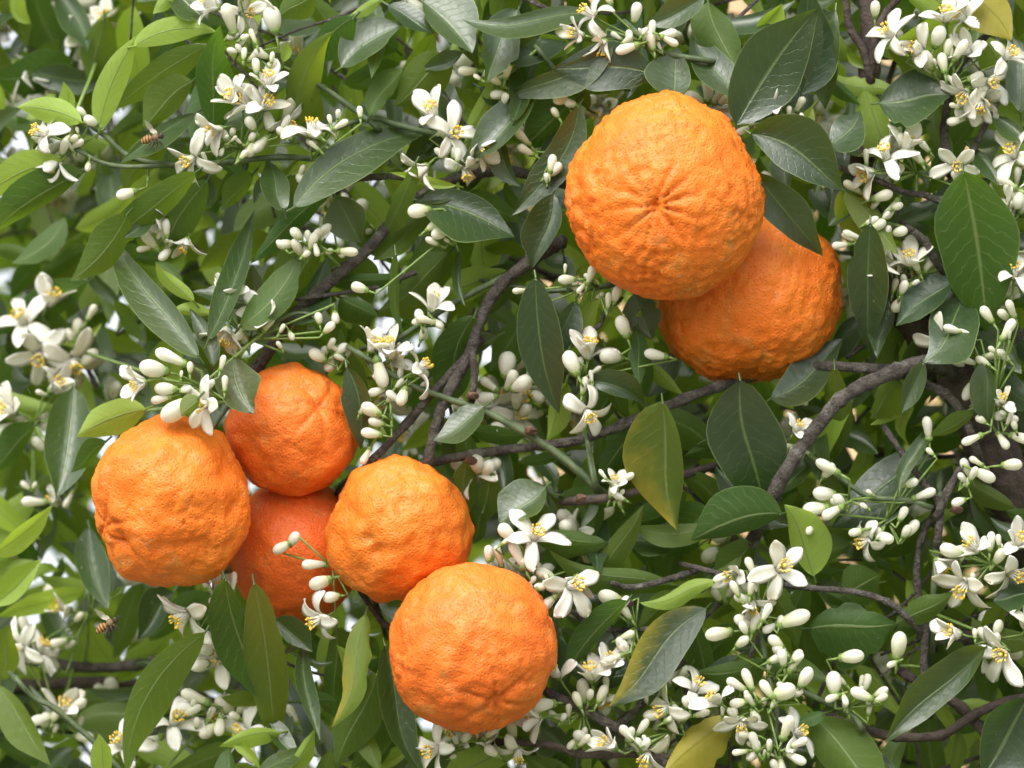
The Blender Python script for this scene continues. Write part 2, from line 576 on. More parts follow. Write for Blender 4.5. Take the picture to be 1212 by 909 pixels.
branch('branch', [(655, 292, 20), (630, 308), (592, 338), (568, 378), (557, 416), (538, 452), (520, 490), (507, 545), (500, 600, 60)], 9.5, 6.5, 5)
branch('branch', [(557, 416), (514, 463), (480, 503), (440, 545), (405, 580, 60)], 6, 5, 10)
branch('branch', [(285, 462, 60), (304, 436, 40), (350, 371), (400, 326), (437, 293), (470, 255), (512, 224), (560, 207), (602, 203), (660, 215, 40), (720, 240, 140)], 9, 7, 25)
branch('branch', [(397, 228), (417, 213), (470, 209), (520, 216), (560, 206)], 3.5, 4.5, 22)
branch('twig', [(440, 410, 10), (467, 403), (514, 373), (560, 346), (592, 330)], 3.5, 4, 8, M_TWIG)
branch('branch', [(410, 410, 20), (424, 418), (470, 446), (504, 463), (570, 486), (617, 510), (664, 540), (704, 575)], 3, 5, 0, M_TWIG)
branch('branch', [(500, 550, 20), (570, 536), (644, 527), (690, 520), (737, 503), (808, 473), (850, 458, 20), (920, 440, 60), (985, 434, 10), (1050, 438), (1100, 442, 40)], 6, 8, 20)
branch('branch', [(890, 640, 60), (922, 572), (955, 520), (995, 473), (1028, 453), (1062, 439), (1095, 430, 20), (1130, 440, 60)], 8.5, 11.5, -22)
branch('branch', [(688, 592), (737, 586), (808, 563, 40), (860, 548, 100), (930, 528, 100)], 6, 5.5, -5, M_TRUNK)
branch('branch', [(1080, 448), (1118, 466), (1140, 490), (1152, 520), (1165, 560, 30)], 7, 5, -10)
branch('branch', [(985, 850, 40), (1020, 862), (1060, 872), (1115, 870), (1155, 845), (1212, 826), (1280, 840)], 7, 6, 25, M_TRUNK)
branch('branch', [(1075, 800), (1110, 820), (1138, 838), (1172, 872), (1215, 905)], 6, 9, 35, M_TRUNK)
branch('branch', [(1100, 742), (1140, 756), (1180, 752), (1230, 770)], 13, 15, 110, M_TRUNK)
branch('branch', [(825, 672), (870, 683), (950, 695), (1008, 700), (1050, 712), (1075, 732), (1100, 760, 40)], 3, 4.5, 0)
branch('twig', [(1112, 585), (1110, 640), (1106, 690), (1103, 760, 20)], 5, 5, 10, M_TWIG)
branch('branch', [(630, 805, 30), (650, 820), (690, 839), (724, 859), (764, 886), (800, 915)], 6, 7.5, 0)
branch('branch', [(590, 878), (654, 882), (687, 893), (762, 893), (830, 905)], 4, 5, 5, M_TRUNK)
branch('branch', [(725, 862), (745, 848), (762, 830), (788, 798), (830, 770, 40)], 6, 5, 25)
branch('twig', [(895, 720), (905, 773), (913, 815), (920, 850), (912, 915)], 3, 4, -8, M_TWIG)
branch('branch', [(-60, 790), (20, 780), (100, 790), (160, 787), (240, 768), (330, 740)], 8, 7, 280)
branch('branch', [(-40, 820), (30, 812), (120, 808), (200, 815), (300, 850)], 10, 8, 330, M_TRUNK)
branch('twig', [(20, 805), (40, 825), (67, 840), (113, 880), (160, 930)], 3.5, 3.5, 60, M_TWIG)
branch('twig', [(97, 138), (110, 150), (127, 163), (153, 185), (200, 195), (260, 193), (330, 186), (400, 190, 20)], 2.6, 4, 10, M_TWIG)
branch('twig', [(90, 176), (117, 191), (147, 197), (200, 196)], 2.4, 3, 8, M_TWIG)
branch('twig', [(985, 195), (1012, 205), (1040, 214), (1072, 228), (1100, 233), (1150, 260, 30)], 3, 4, -5)
branch('twig', [(1075, 270), (1095, 285), (1105, 305), (1130, 340, 40)], 4, 5, 5)
branch('twig', [(1176, 130), (1165, 150), (1154, 175), (1130, 235, 20)], 3, 4, 10)
branch('twig', [(1053, 515), (1070, 540), (1092, 570), (1112, 600), (1110, 640)], 3.5, 5, -2)
branch('twig', [(1150, 545), (1135, 560), (1120, 585), (1110, 610)], 4, 6, -5)
branch('twig', [(1110, 600), (1090, 640), (1085, 690), (1095, 740), (1093, 790), (1098, 830)], 4, 5, 20)
branch('twig', [(558, 416), (562, 440), (559, 466)], 4.5, 5.5, -4)
branch('twig', [(695, 520), (701, 545), (706, 575)], 2, 2.4, -4, M_TWIG)
branch('twig', [(693, 478), (692, 500), (698, 545), (704, 575)], 2, 3, -6, M_TWIG)
branch('twig', [(590, 335), (640, 344), (680, 342), (720, 338), (770, 320, 60)], 3, 3.5, 15, M_TWIG)
branch('twig', [(672, 393), (690, 395), (710, 385), (716, 370), (730, 358)], 3, 2.5, 0)
branch('twig', [(400, 150), (440, 140), (470, 148), (520, 160)], 3, 4, 30, M_TWIG)
branch('twig', [(370, 95), (395, 112), (420, 130), (445, 150)], 3, 3.5, 15, M_TWIG)
branch('twig', [(640, 62), (670, 95), (700, 99), (730, 95)], 3, 3, 10, M_TWIG)
branch('twig', [(750, 35), (775, 58), (800, 66), (840, 72)], 3, 4, -5, M_TWIG)
branch('branch', [(1000, -20), (1005, 30), (1022, 60), (1030, 95)], 5, 6, 35, M_TRUNK)
branch('branch', [(1070, -10), (1050, 15), (1035, 45), (1030, 90)], 5, 7, 40, M_TRUNK)
branch('twig', [(1180, 30), (1150, 60), (1130, 90), (1118, 150), (1122, 190)], 4, 6, 20)
branch('twig', [(320, 385), (345, 372), (365, 372), (385, 385)], 2.6, 2, 0, M_TWIG)
branch('twig', [(437, 590), (446, 640), (440, 690), (452, 735)], 3, 3, 70, M_TRUNK)
branch('twig', [(380, 645), (400, 665), (420, 690), (450, 733), (465, 745)], 3.4, 4, 45, M_TRUNK)
branch('twig', [(975, 552), (1000, 570), (1030, 588), (1075, 592), (1100, 600)], 3, 3.5, -8, M_TWIG)
branch('twig', [(930, 810), (975, 830), (1010, 848), (1020, 862)], 3, 4, -2, M_TWIG)
branch('twig', [(640, 690), (700, 740), (760, 745), (800, 740)], 2.5, 4, 25)
branch('twig', [(725, 690), (745, 695), (775, 690), (810, 680)], 3, 4, 8)
# dried calyx knobs left by fallen fruit
for kx, ky, kz in ((559, 468, -6), (688, 590, -8), (742, 714, -6), (628, 510, -10), (1132, 603, -4), (557, 545, 4)):
    bm = bmesh.new()
    bmesh.ops.create_icosphere(bm, subdivisions=2, radius=7.5 * S)
    for v in bm.verts:
        v.co *= 1 + 0.35 * noise.noise(v.co * 900)
        v.co.z *= 0.7
    me = bpy.data.meshes.new('dry_calyx')
    bm.to_mesh(me)
    bm.free()
    me.materials.append(M_DRY)
    link('dry_calyx', me, tree, Matrix.Translation(T_INV @ P(kx, ky, kz)))

# ------------------------------------------------------------------ leaves
def leaf_arrays(bx, by, tx, ty, w, bow=0.0, z=0.0, gx=0.0, gy=0.0, fold=0.25, curl=0.0, upper=True, n=12, m=2,
                ph=0.0, young=0.0, yellow=0.0, rnd=0.5, wave=0.05, petiole=True, asym=0.0, tw=0.0, bow2=0.0, nick=0.0):
    """a leaf blade lying in a tilted, folded, curled surface; returns verts (survey units), faces, uv, attr"""
    dx, dy = tx - bx, ty - by
    Ln = math.hypot(dx, dy)
    px_, py_ = -dy / Ln, dx / Ln
    cx, cyy = (bx + tx) / 2, (by + ty) / 2
    V, U, Fc = [], [], []
    sg = 1 if upper else -1
    nc = 2 * m + 1
    for i in range(n + 1):
        t = i / n
        tt = 0.5 - 0.5 * math.cos(math.pi * t) if n > 8 else t
        tt = 0.35 * tt + 0.65 * t
        b = 4 * tt * (1 - tt) * bow + bow2 * math.sin(2 * math.pi * tt)
        cxx = bx + dx * tt + px_ * b
        cyy2 = by + dy * tt + py_ * b
        db = 4 * (1 - 2 * tt) * bow / Ln
        nx, ny = px_ - db * dx / Ln, py_ - db * dy / Ln
        q = math.hypot(nx, ny)
        nx, ny = nx / q, ny / q
        sh = max(0.0, math.sin(math.pi * tt ** 0.84)) ** 0.8
        k = max(0.0, (tt - 0.66) / 0.34)
        sh *= 1 - 0.42 * k * k * (3 - 2 * k) * (1 - tt * 0.4)
        for j in range(nc):
            u = (j - m) / m
            ka = 1 + asym * u / (abs(u) + 1e-9)
            ka *= 1 - tw * (tt if u > 0 else 1 - tt) * (1 if u else 0)
            if nick and abs(u) == 1 and noise.noise(Vector((tt * 9 + ph, u * 5, ph))) > .38:
                ka *= 1 - nick
            h = 0.5 * w * ka * sh * (1 + wave * math.sin(tt * 11 + ph + (2.1 if u > 0 else 0)))
            x = cxx + nx * h * u
            y = cyy2 + ny * h * u
            zz = z + gx * (x - cx) - gy * (y - cyy)
            zz -= sg * (fold + 0.9 * max(0.0, 1 - ka)) * abs(u) ** 1.3 * h
            zz += sg * curl * ((tt - 0.4) ** 2) * Ln
            zz += wave * 0.8 * w * u * u * math.sin(tt * 8 + ph * 1.7 + (1.3 if u > 0 else 0))
            V.append((x, y, zz))
            U.append((0.5 + 0.5 * u, tt))
    for i in range(n):
        for j in range(nc - 1):
            a = i * nc + j
            q = (a, a + 1, a + nc + 1, a + nc)
            Fc.append(q)
    # winding: front face must be the leaf's upper side
    if not upper:
        Fc = [f[::-1] for f in Fc]
    if petiole:
        ex, ey = bx - dx / Ln * 9, by - dy / Ln * 9
        b0 = len(V)
        z0 = z + gx * (bx - cx) - gy * (by - cyy) + sg * curl * 0.16 * Ln
        for (qx, qy, qz, r) in ((ex, ey, z0 + 9, 1.5), (bx + dx / Ln * 4, by + dy / Ln * 4, z0 + 0.6 * sg, 1.5)):
            for k in range(4):
                a = k * math.pi / 2 + .4
                V.append((qx + px_ * r * math.cos(a), qy + py_ * r * math.cos(a), qz + r * math.sin(a)))
                U.append((0.5, 0.02))
        for k in range(4):
            Fc.append((b0 + k, b0 + (k + 1) % 4, b0 + 4 + (k + 1) % 4, b0 + 4 + k))
    A = [(rnd, young, yellow, 0.5 if (young > .3 or yellow > .3) else (0.20 if upper else 0.50))] * len(V)
    return V, Fc, U, A


def leaf_kind(k, rg):
    """orientation and ageing of a leaf by how it presents itself"""
    u = rg.uniform
    if k == 'G':
        return dict(upper=True, gy=u(.7, 1.2), gx=u(-.35, .35), fold=u(.2, .75), curl=u(-.4, .4))
    if k == 'D':
        return dict(upper=True, gy=u(-.40, .05), gx=u(-.4, .4), fold=u(.2, .6), curl=u(-.4, .4))
    if k == 'M':
        return dict(upper=False, gy=u(-.7, -.25), gx=u(-.3, .3), fold=u(.12, .35), curl=u(-.2, .3))
    if k == 'L':
        return dict(upper=rg.random() < .5, gy=u(-.6, .1), gx=u(-.3, .3), fold=u(.15, .4), curl=u(-.2, .3), young=u(.75, 1.0))
    if k == 'P':
        return dict(upper=False, gy=u(.25, .6), gx=u(-.3, .3), fold=u(.1, .3), curl=u(-.2, .3))
    if k == 'Y':
        return dict(upper=False, gy=u(-.3, .3), gx=u(-.2, .2), fold=u(.1, .3), curl=u(-.2, .2), yellow=1.0)
    if k == 'DY':
        return dict(upper=True, gy=u(.1, .5), gx=u(-.2, .2), fold=u(.1, .3), curl=u(-.1, .2), yellow=.5)
    if k == 'MY':
        return dict(upper=False, gy=u(-.4, -.2), gx=u(-.2, .2), fold=u(.1, .25), curl=u(-.1, .2), yellow=.48)
    return {}


LEAVES = [
    # bx, by, tx, ty, w, bow, z, kind   (top strip, beside the young shoot)
    (117, 156, 165, 40, 33, -8, -6, 'L', dict(tw=0.0, asym=0.0, bow2=0.0, rnd=1.0, young=1.0, upper=False, nick=0.0)), (158, 55, 257, 38, 30, -12, -10, 'L', dict(tw=0.0, asym=0.0, bow2=0.0, rnd=1.0, young=1.0, upper=False, nick=0.0)), (246, 54, 132, 131, 36, 4, 14, 'M'),
    (252, 160, 261, 30, 50, -5, -8, 'M'), (97, 145, 20, 127, 30, 6, -8, 'L', dict(tw=0.0, asym=0.0, bow2=0.0, rnd=1.0, young=1.0, upper=False, nick=0.0)), (80, 157, 75, 96, 23, 3, 2, 'L'),
    (72, 190, -22, 236, 44, 8, 6, 'L', dict(tw=0.0, asym=0.0, bow2=0.0, rnd=1.0, young=1.0, upper=False, nick=0.0)), (99, 203, -14, 280, 42, 6, 14, 'M'), (233, 203, 97, 299, 40, -6, -6, 'M'),
    (228, 96, 170, 152, 42, 4, 20, 'M'), (231, 134, 142, 193, 24, 3, 0, 'G'), (198, 160, 148, 228, 36, 5, 16, 'M'),
    (246, 213, 198, 305, 46, 10, 8, 'M'), (347, 152, 394, 37, 52, -12, 0, 'M'), (420, 20, 366, 78, 40, 6, 10, 'M'),
    (404, 80, 478, 28, 46, -6, 4, 'G'), (336, 250, 316, 187, 42, 0, -6, 'G'), (347, 246, 510, 154, 48, -20, -14, 'G', dict(asym=.15, tw=0.0, nick=0.0, gy=.9)),
    (393, 226, 296, 312, 40, 4, 0, 'M'), (152, 252, 84, 332, 50, -8, 10, 'M'), (196, 244, 145, 281, 26, 0, 12, 'G'),
    (246, 404, 301, 249, 36, 6, -10, 'G'), (122, 20, 106, 100, 40, 0, 230, 'M'), (92, 74, -14, 92, 52, -6, 260, 'M'),
    (40, -20, 75, 70, 46, 6, 300, 'M'), (-5, 40, 20, 110, 40, 6, 320, 'M'), (206, -8, 181, 16, 16, 0, 4, 'L'),
    (196, -14, 247, 24, 44, 0, 12, 'G'), (372, -8, 328, 22, 32, 0, 10, 'M'), (335, 73, 340, 49, 12, 0, -4, 'L'),
    (348, 92, 306, 64, 32, 0, 14, 'D'), (300, 205, 262, 250, 34, 0, 30, 'M'),
    (500, 1, 559, 63, 54, -4, -4, 'G'), (547, 62, 498, 82, 24, -4, 8, 'D'), (536, 70, 468, 126, 52, 4, 18, 'M'),
    (438, 138, 477, 81, 32, -4, 6, 'P'), (614, 10, 575, 98, 60, 4, 2, 'G'), (702, 14, 545, 22, 31, -8, -14, 'G'),
    (726, 50, 593, 115, 34, -10, -10, 'D'), (774, 88, 654, 82, 56, 6, -20, 'D', dict(gy=.02, asym=0.0, tw=0.0, curl=.1, fold=.1, gx=0.0, rnd=0.0)), (796, 116, 803, 57, 52, 0, -20, 'G'),
    (633, 106, 545, 193, 40, -8, -6, 'G'), (684, 116, 617, 176, 52, 0, 22, 'M'), (686, 124, 604, 256, 40, -14, 6, 'D'),
    (589, 150, 617, 222, 28, 8, 2, 'D'), (496, 238, 609, 280, 56, -8, -8, 'G'), (540, 220, 461, 204, 13, -2, -14, 'L'),
    (655, 229, 630, 318, 40, -4, -6, 'D'), (492, 193, 437, 302, 28, -6, 0, 'M'), (398, 233, 428, 288, 46, 0, -4, 'D'),
    (562, 258, 468, 352, 74, 0, 50, 'M'), (415, 19, 456, -2, 16, 0, 8, 'L'), (459, 6, 514, 40, 30, 0, 22, 'G'),
    (834, -4, 764, 30, 32, -4, -6, 'D'), (838, 2, 872, 82, 62, 4, 6, 'P'), (872, 148, 968, 10, 76, -6, -28, 'D', dict(tw=0.0, asym=0.0, bow2=0.0, gy=-.2, rnd=.2)),
    (948, 112, 960, -24, 58, 4, 0, 'D'), (870, 112, 818, 36, 40, -4, 2, 'G'), (989, 12, 977, 130, 44, 6, -6, 'D'),
    (893, 48, 926, 4, 34, 0, 30, 'L'), (982, 172, 1018, 131, 50, 6, -10, 'G'), (888, 158, 996, 226, 64, -12, -70, 'D', dict(gy=-.1, rnd=.2, tw=0.0)),
    (892, 205, 974, 303, 50, 0, -36, 'D', dict(gy=-.3, rnd=.2, tw=.2)), (1040, 122, 1127, 112, 74, 0, -8, 'G'), (1140, 202, 1168, 393, 92, -4, -24, 'M', dict(tw=0.0, asym=0.0, bow2=0.0, rnd=.1)),
    (999, 226, 1064, 302, 30, -4, -12, 'P'), (1030, 264, 1028, 418, 46, 2, -14, 'D', dict(tw=0.0, asym=0.0, bow2=0.0, gy=-.5, rnd=.15)), (1140, -18, 1197, 48, 54, -6, -14, 'Y'),
    (1148, 174, 1182, 220, 18, -4, -4, 'G'), (1216, 168, 1170, 136, 22, 3, 0, 'G'),
    (236, 424, 131, 272, 40, -6, -16, 'G'), (252, 434, 224, 364, 28, 4, -20, 'G'), (283, 388, 356, 297, 44, 10, -10, 'P'),
    (230, 358, 184, 309, 23, -3, -4, 'L'), (250, 372, 198, 372, 18, 4, 4, 'L'), (247, 452, 225, 425, 26, 0, -60, 'G'),
    (236, 470, 214, 493, 24, 0, -120, 'P'), (277, 422, 301, 490, 50, 8, -70, 'G'), (173, 484, 91, 517, 40, 5, 20, 'L', dict(tw=0.0, asym=0.0, bow2=0.0, rnd=.8, young=1.0, upper=False, nick=0.0)),
    (88, 458, 66, 590, 64, -4, 130, 'G'), (126, 522, 84, 559, 24, 0, 60, 'M'), (104, 333, -4, 397, 44, 4, 240, 'M'),
    (42, 503, -14, 562, 42, 0, 200, 'M'), (-8, 656, 62, 598, 30, 4, 60, 'L'), (-10, 716, 49, 662, 34, 4, 60, 'L'),
    (106, 624, 128, 722, 40, 6, 130, 'G'), (206, 700, 162, 757, 46, 0, 170, 'G'), (243, 748, 150, 918, 46, 24, -6, 'M'),
    (266, 684, 318, 838, 50, 6, -14, 'M'), (300, 688, 328, 898, 46, -4, 2, 'M'), (362, 758, 379, 877, 28, 8, -6, 'G'),
    (326, 732, 370, 772, 28, 0, 30, 'D'), (433, 726, 391, 862, 36, -8, -16, 'Y', dict(yellow=.5, young=.35, tw=.2)), (456, 764, 504, 920, 48, 10, 4, 'D'),
    (425, 790, 452, 826, 26, 0, 30, 'G'), (343, 918, 373, 862, 26, 0, -6, 'L'), (303, 918, 364, 879, 22, 2, -10, 'G'),
    (126, 920, 117, 868, 28, 0, 10, 'L'), (-4, 810, 60, 906, 40, 0, 90, 'P'), (2, 806, 12, 738, 42, 0, 110, 'M'),
    (398, 742, 395, 850, 40, 0, 50, 'M'), (447, 796, 398, 908, 48, 0, 20, 'M'), (420, 840, 450, 920, 34, 0, 40, 'P'),
    (634, 328, 662, 490, 56, 8, -18, 'D', dict(gy=-.4, rnd=.1, tw=.2)), (682, 356, 654, 432, 30, 4, -2, 'D'), (562, 373, 519, 494, 48, 4, 28, 'M'),
    (532, 298, 443, 372, 64, -6, 50, 'M'), (468, 298, 479, 398, 13, 6, -6, 'M'), (543, 298, 551, 363, 11, 5, -4, 'G'),
    (402, 352, 448, 376, 40, 0, 30, 'M'), (573, 481, 512, 521, 36, -4, -16, 'G'), (410, 434, 427, 532, 32, -8, -4, 'D'),
    (696, 451, 763, 480, 36, -8, -10, 'D'), (784, 474, 801, 627, 86, 4, -22, 'MY'), (646, 576, 591, 623, 46, 0, -14, 'G'),
    (556, 543, 540, 614, 34, 0, 30, 'M'), (582, 558, 570, 624, 26, 0, 34, 'M'), (702, 368, 638, 398, 30, 0, 120, 'L'),
    (670, 452, 647, 524, 26, 0, 40, 'L'), (755, 392, 757, 457, 24, 0, -4, 'P'), (750, 348, 772, 402, 44, 0, 20, 'D'),
    (764, 528, 678, 556, 38, -6, 70, 'M'), (800, 420, 765, 470, 40, 0, 90, 'G'),
    (876, 450, 905, 612, 84, 4, -6, 'D', dict(gy=-.45, tw=0.0, asym=0.0, curl=0.0, gx=0.0, fold=.2, rnd=0.1)), (912, 472, 998, 400, 56, 8, 40, 'G'), (1128, 334, 1060, 386, 52, 4, -4, 'G'),
    (1142, 350, 1094, 430, 66, -6, -14, 'G'), (1094, 428, 1067, 490, 32, 0, -20, 'D'), (1064, 448, 1030, 496, 38, 0, 10, 'M'),
    (1154, 487, 1098, 516, 19, -4, -18, 'M'), (1102, 508, 1064, 590, 24, 8, -22, 'G'), (1104, 542, 984, 624, 78, 6, 30, 'G'),
    (974, 540, 918, 590, 32, 4, 10, 'G'), (1164, 428, 1173, 506, 34, 0, -26, 'D'), (866, 596, 937, 622, 44, 0, 20, 'D'),
    (926, 608, 818, 640, 54, 8, -10, 'M'), (963, 682, 928, 597, 46, 4, -4, 'L'), (848, 688, 756, 713, 27, -4, -8, 'L'),
    (957, 744, 1062, 738, 82, 0, 8, 'M'), (1000, 704, 1042, 680, 50, 0, 14, 'M'), (1060, 738, 1128, 700, 32, 3, -8, 'M'),
    (906, 780, 813, 794, 44, -10, 4, 'M'), (1167, 766, 1047, 880, 58, 4, -16, 'D'), (1216, 826, 1162, 922, 92, 0, -10, 'D'),
    (962, 848, 1048, 945, 84, 0, -12, 'P'), (868, 850, 784, 920, 62, 6, -14, 'Y'), (1218, 702, 1176, 712, 44, 0, -20, 'G'),
    (977, 844, 941, 856, 15, 0, -14, 'P'), (836, 720, 720, 838, 60, 4, -16, 'DY'), (743, 711, 667, 808, 34, 8, -6, 'M'),
    (803, 694, 650, 650, 38, -10, 2, 'M'), (718, 642, 622, 626, 38, -4, 12, 'M'), (704, 692, 762, 598, 34, 0, 16, 'M'),
    (800, 702, 754, 746, 34, 0, 20, 'M'), (668, 884, 640, 862, 40, 0, 24, 'D'), (802, 640, 738, 640, 52, 0, 60, 'G'),
    (572, 604, 560, 644, 34, 0, 40, 'M'), (600, 70, 640, 40, 36, 0, 30, 'D'), (690, 70, 720, 110, 40, 0, 30, 'M'),
    (470, 60, 430, 20, 40, 0, 40, 'M'), (380, 290, 330, 360, 46, 0, 40, 'M'), (410, 300, 440, 360, 40, 0, 45, 'M'),
    (520, 350, 600, 320, 44, 0, 60, 'L'), (620, 380, 580, 440, 40, 0, 60, 'M'), (730, 440, 700, 520, 50, 0, 90, 'M'),
    (1090, 620, 1040, 660, 60, 0, 60, 'M'), (1180, 650, 1120, 620, 60, 0, 90, 'D'), (1000, 500, 940, 540, 60, 0, 70, 'M'),
    (840, 600, 790, 660, 56, 0, 60, 'M'), (700, 640, 640, 720, 60, 0, 60, 'D'), (960, 640, 900, 600, 50, 0, 60, 'M'),
    (1140, 800, 1100, 740, 46, 0, 60, 'M'), (900, 880, 850, 830, 60, 0, 70, 'M'), (730, 800, 690, 770, 50, 0, 60, 'M'),
    (620, 860, 570, 900, 50, 0, 60, 'M'), (1090, 20, 1130, 60, 50, 0, 60, 'M'), (1200, 100, 1160, 40, 46, 0, 60, 'L'),
    (890, 640, 850, 700, 44, 0, 40, 'M'), (1200, 420, 1150, 380, 50, 0, 60, 'M'), (980, 60, 1000, 130, 40, 0, 50, 'L'),
]

rg = random.Random(11)
NLEAF = 0


def add_leaf_object(spec):
    global NLEAF
    bx, by, tx, ty, w, bow, z, k = spec[:8]
    kw = leaf_kind(k, rg)
    kw['asym'] = rg.uniform(-.42, .42)
    kw['tw'] = rg.choice((0, 0, .2, .35, .5))
    kw['bow2'] = rg.uniform(-.035, .035) * math.hypot(tx - bx, ty - by)
    kw['nick'] = rg.choice((0, 0, 0, .12, .2))
    if len(spec) > 8:
        kw.update(spec[8])
    V, Fc, U, A = leaf_arrays(bx, by, tx, ty, w * 1.06, bow, z, ph=rg.uniform(0, 6), rnd=kw.pop('rnd', rg.random()),
                              n=14, m=3, wave=rg.uniform(.02, .07), **kw)
    W = [T_INV @ P(*v) for v in V]
    link('leaf', new_mesh('leaf', W, Fc, mats=(M_LEAF,), uv=U, attr=A), tree)
    NLEAF += 1


for s in LEAVES:
    add_leaf_object(s)

# leaves further in: the largest of them are objects, the rest one mass
fill = []
# openings in the crown where the house or the sky shows through
GAPS = [(1088, 148, 18), (1175, 165, 12), (1030, 775, 15), (1150, 838, 14), (1120, 695, 15), (975, 648, 8), (1050, 880, 10),
        (62, 8, 18), (176, 14, 12), (8, 165, 15), (99, 496, 12), (93, 652, 10), (8, 40, 15)]
FRUIT = [(889, 354, 112), (350, 656, 86), (347, 508, 80), (788, 233, 118), (202, 594, 98), (470, 626, 88), (560, 766, 100), (127, 739, 42), (181, 163, 24)]
kinds = ['M'] * 42 + ['D'] * 8 + ['G'] * 24 + ['L'] * 24 + ['P'] * 8
for i in range(15500):
    z = 28 + 1500 * rg.random() ** 1.75 if i < 9800 else rg.uniform(450, 1900) if i < 14300 else rg.uniform(90, 600)
    x = rg.uniform(-500, 1710) if i < 14300 else rg.uniform(480, 1500)
    y = rg.uniform(-420 - max(0, z - 150) * 1.2, 1330)
    if x < 260 and z < 260:
        z += 200
    if z < 260 and any(math.hypot(x - q[0], y - q[1]) < q[2] for q in FRUIT):
        continue
    if any(math.hypot(x - q[0], y - q[1]) < q[2] for q in GAPS):
        continue
    if noise.noise(Vector((x * .006, y * .006, 3.3))) > 0.6 and 160 < z < 700:
        continue
    ang = rg.uniform(0, 360) if rg.random() < .4 else rg.gauss(-80, 55)
    Ln = rg.uniform(40, 112)
    d = dirv(ang, 90)
    tx, ty = x + Ln * math.cos(R(ang)), y - Ln * math.sin(R(ang))
    if z < 260 and any(math.hypot((x + tx) / 2 - q[0], (y + ty) / 2 - q[1]) < q[2] or math.hypot(tx - q[0], ty - q[1]) < q[2] for q in FRUIT):
        continue
    if any(math.hypot((x + tx) / 2 - q[0], (y + ty) / 2 - q[1]) < q[2] or math.hypot(tx - q[0], ty - q[1]) < q[2] for q in GAPS):
        continue
    fill.append((x, y, tx, ty, Ln * rg.uniform(.26, .44), Ln * rg.uniform(-.14, .14), z, rg.choice(kinds)))
inside = [f for f in fill if 0 < (f[0] + f[2]) / 2 < 1212 and 0 < (f[1] + f[3]) / 2 < 909]
inside.sort(key=lambda f: f[6])
near = set(id(f) for f in inside[:max(0, 296 - NLEAF)])
AV, AF, AU, AA = [], [], [], []
for f in fill:
    if id(f) in near:
        add_leaf_object(f)
        continue
    V, Fc, U, A = leaf_arrays(*f[:7], ph=rg.uniform(0, 6), rnd=rg.random(), n=9 if f[6] < 260 else 6, m=2 if f[6] < 260 else 1, petiole=False,
                              tw=rg.choice((0, 0, .25, .45)), asym=rg.uniform(-.3, .3), bow2=rg.uniform(-4, 4), **leaf_kind(f[7], rg))
    b = len(AV)
    AV += [T_INV @ P(*v) for v in V]
    AF += [tuple(q + b for q in fc) for fc in Fc]
    AU += U
    AA += A
tag(link('foliage', new_mesh('foliage', AV, AF, mats=(M_LEAF_IN,), uv=AU, attr=AA), tree), kind='stuff')

# thin twigs further in
V, F = [], []
for i in range(430):
    x, y, z = rg.uniform(-300, 1500), rg.uniform(-300, 1200), rg.uniform(24, 420)
    if x < 260:
        z += 180
    a = rg.uniform(0, 6.28)
    L_ = rg.uniform(120, 320)
    pts = [(x, y, z)]
    for k in range(3):
        a += rg.uniform(-.5, .5)
        x, y, z = x + math.cos(a) * L_ / 3, y + math.sin(a) * L_ / 3, z + rg.uniform(-30, 30)
        pts.append((x, y, z))
    path = [T_INV @ P(*q) for q in catmull(pts, 4)]
    r = rg.uniform(1.3, 4.2)
    if any(math.hypot(q[0] - w[0], q[1] - w[1]) < q[2] + 10 for q in FRUIT for w in pts):
        continue
    tube(V, F, path, [r * S * (1 - .4 * k / len(path)) for k in range(len(path))], 6)
tag(link('inner_twigs', new_mesh('inner_twigs', V, F, mats=(M_BARK,)), tree), kind='stuff')

# ------------------------------------------------------------------ blossom pieces (built in survey units, scaled to metres)
def petal_mesh(a0, a1, a2, Ln=37.0, wid=9.6, name='petal', side=0.0, twist=0.0):
    V, F = [], []
    x, z = 2.6, 1.0
    n = 9
    ds = Ln / n
    for i in range(n + 1):
        s = i / n
        ang = R(a0 + (a1 - a0) * min(1, s * 2) + (a2 - a1) * max(0, s * 2 - 1))
        w = wid * (0.42 + 0.58 * math.sin(min(1, s * 1.35) * math.pi / 2)) * (1 - max(0, (s - .55) / .45) ** 2.4 * .88)
        th = 0.85 * (1 - .55 * s)
        nx, nz = -math.cos(ang), math.sin(ang)          # towards the flower's axis
        for u, side in ((-1, 0), (-.5, 1), (0, 1), (.5, 1), (1, 0), (.5, -1), (0, -1), (-.5, -1)):
            cup = 0.30 * w * (u * u)
            off = cup + side * th * (1 - u * u * .6)
            off += twist * s * s * w * u
            V.append(((x + nx * off) * S, (w * u * (1 - .25 * abs(twist) * s) + side * s * s + .5 * math.sin(s * 7 + u * 2)) * S, (z + nz * off) * S))
        x += math.sin(ang) * ds
        z += math.cos(ang) * ds
    for i in range(n):
        for k in range(8):
            a = i * 8 + k
            b = i * 8 + (k + 1) % 8
            F.append((a, a + 8, b + 8, b))
    F.append(tuple(range(8)))
    F.append(tuple(n * 8 + k for k in range(8))[::-1])
    return new_mesh(name, V, F, mats=(M_PETAL,))


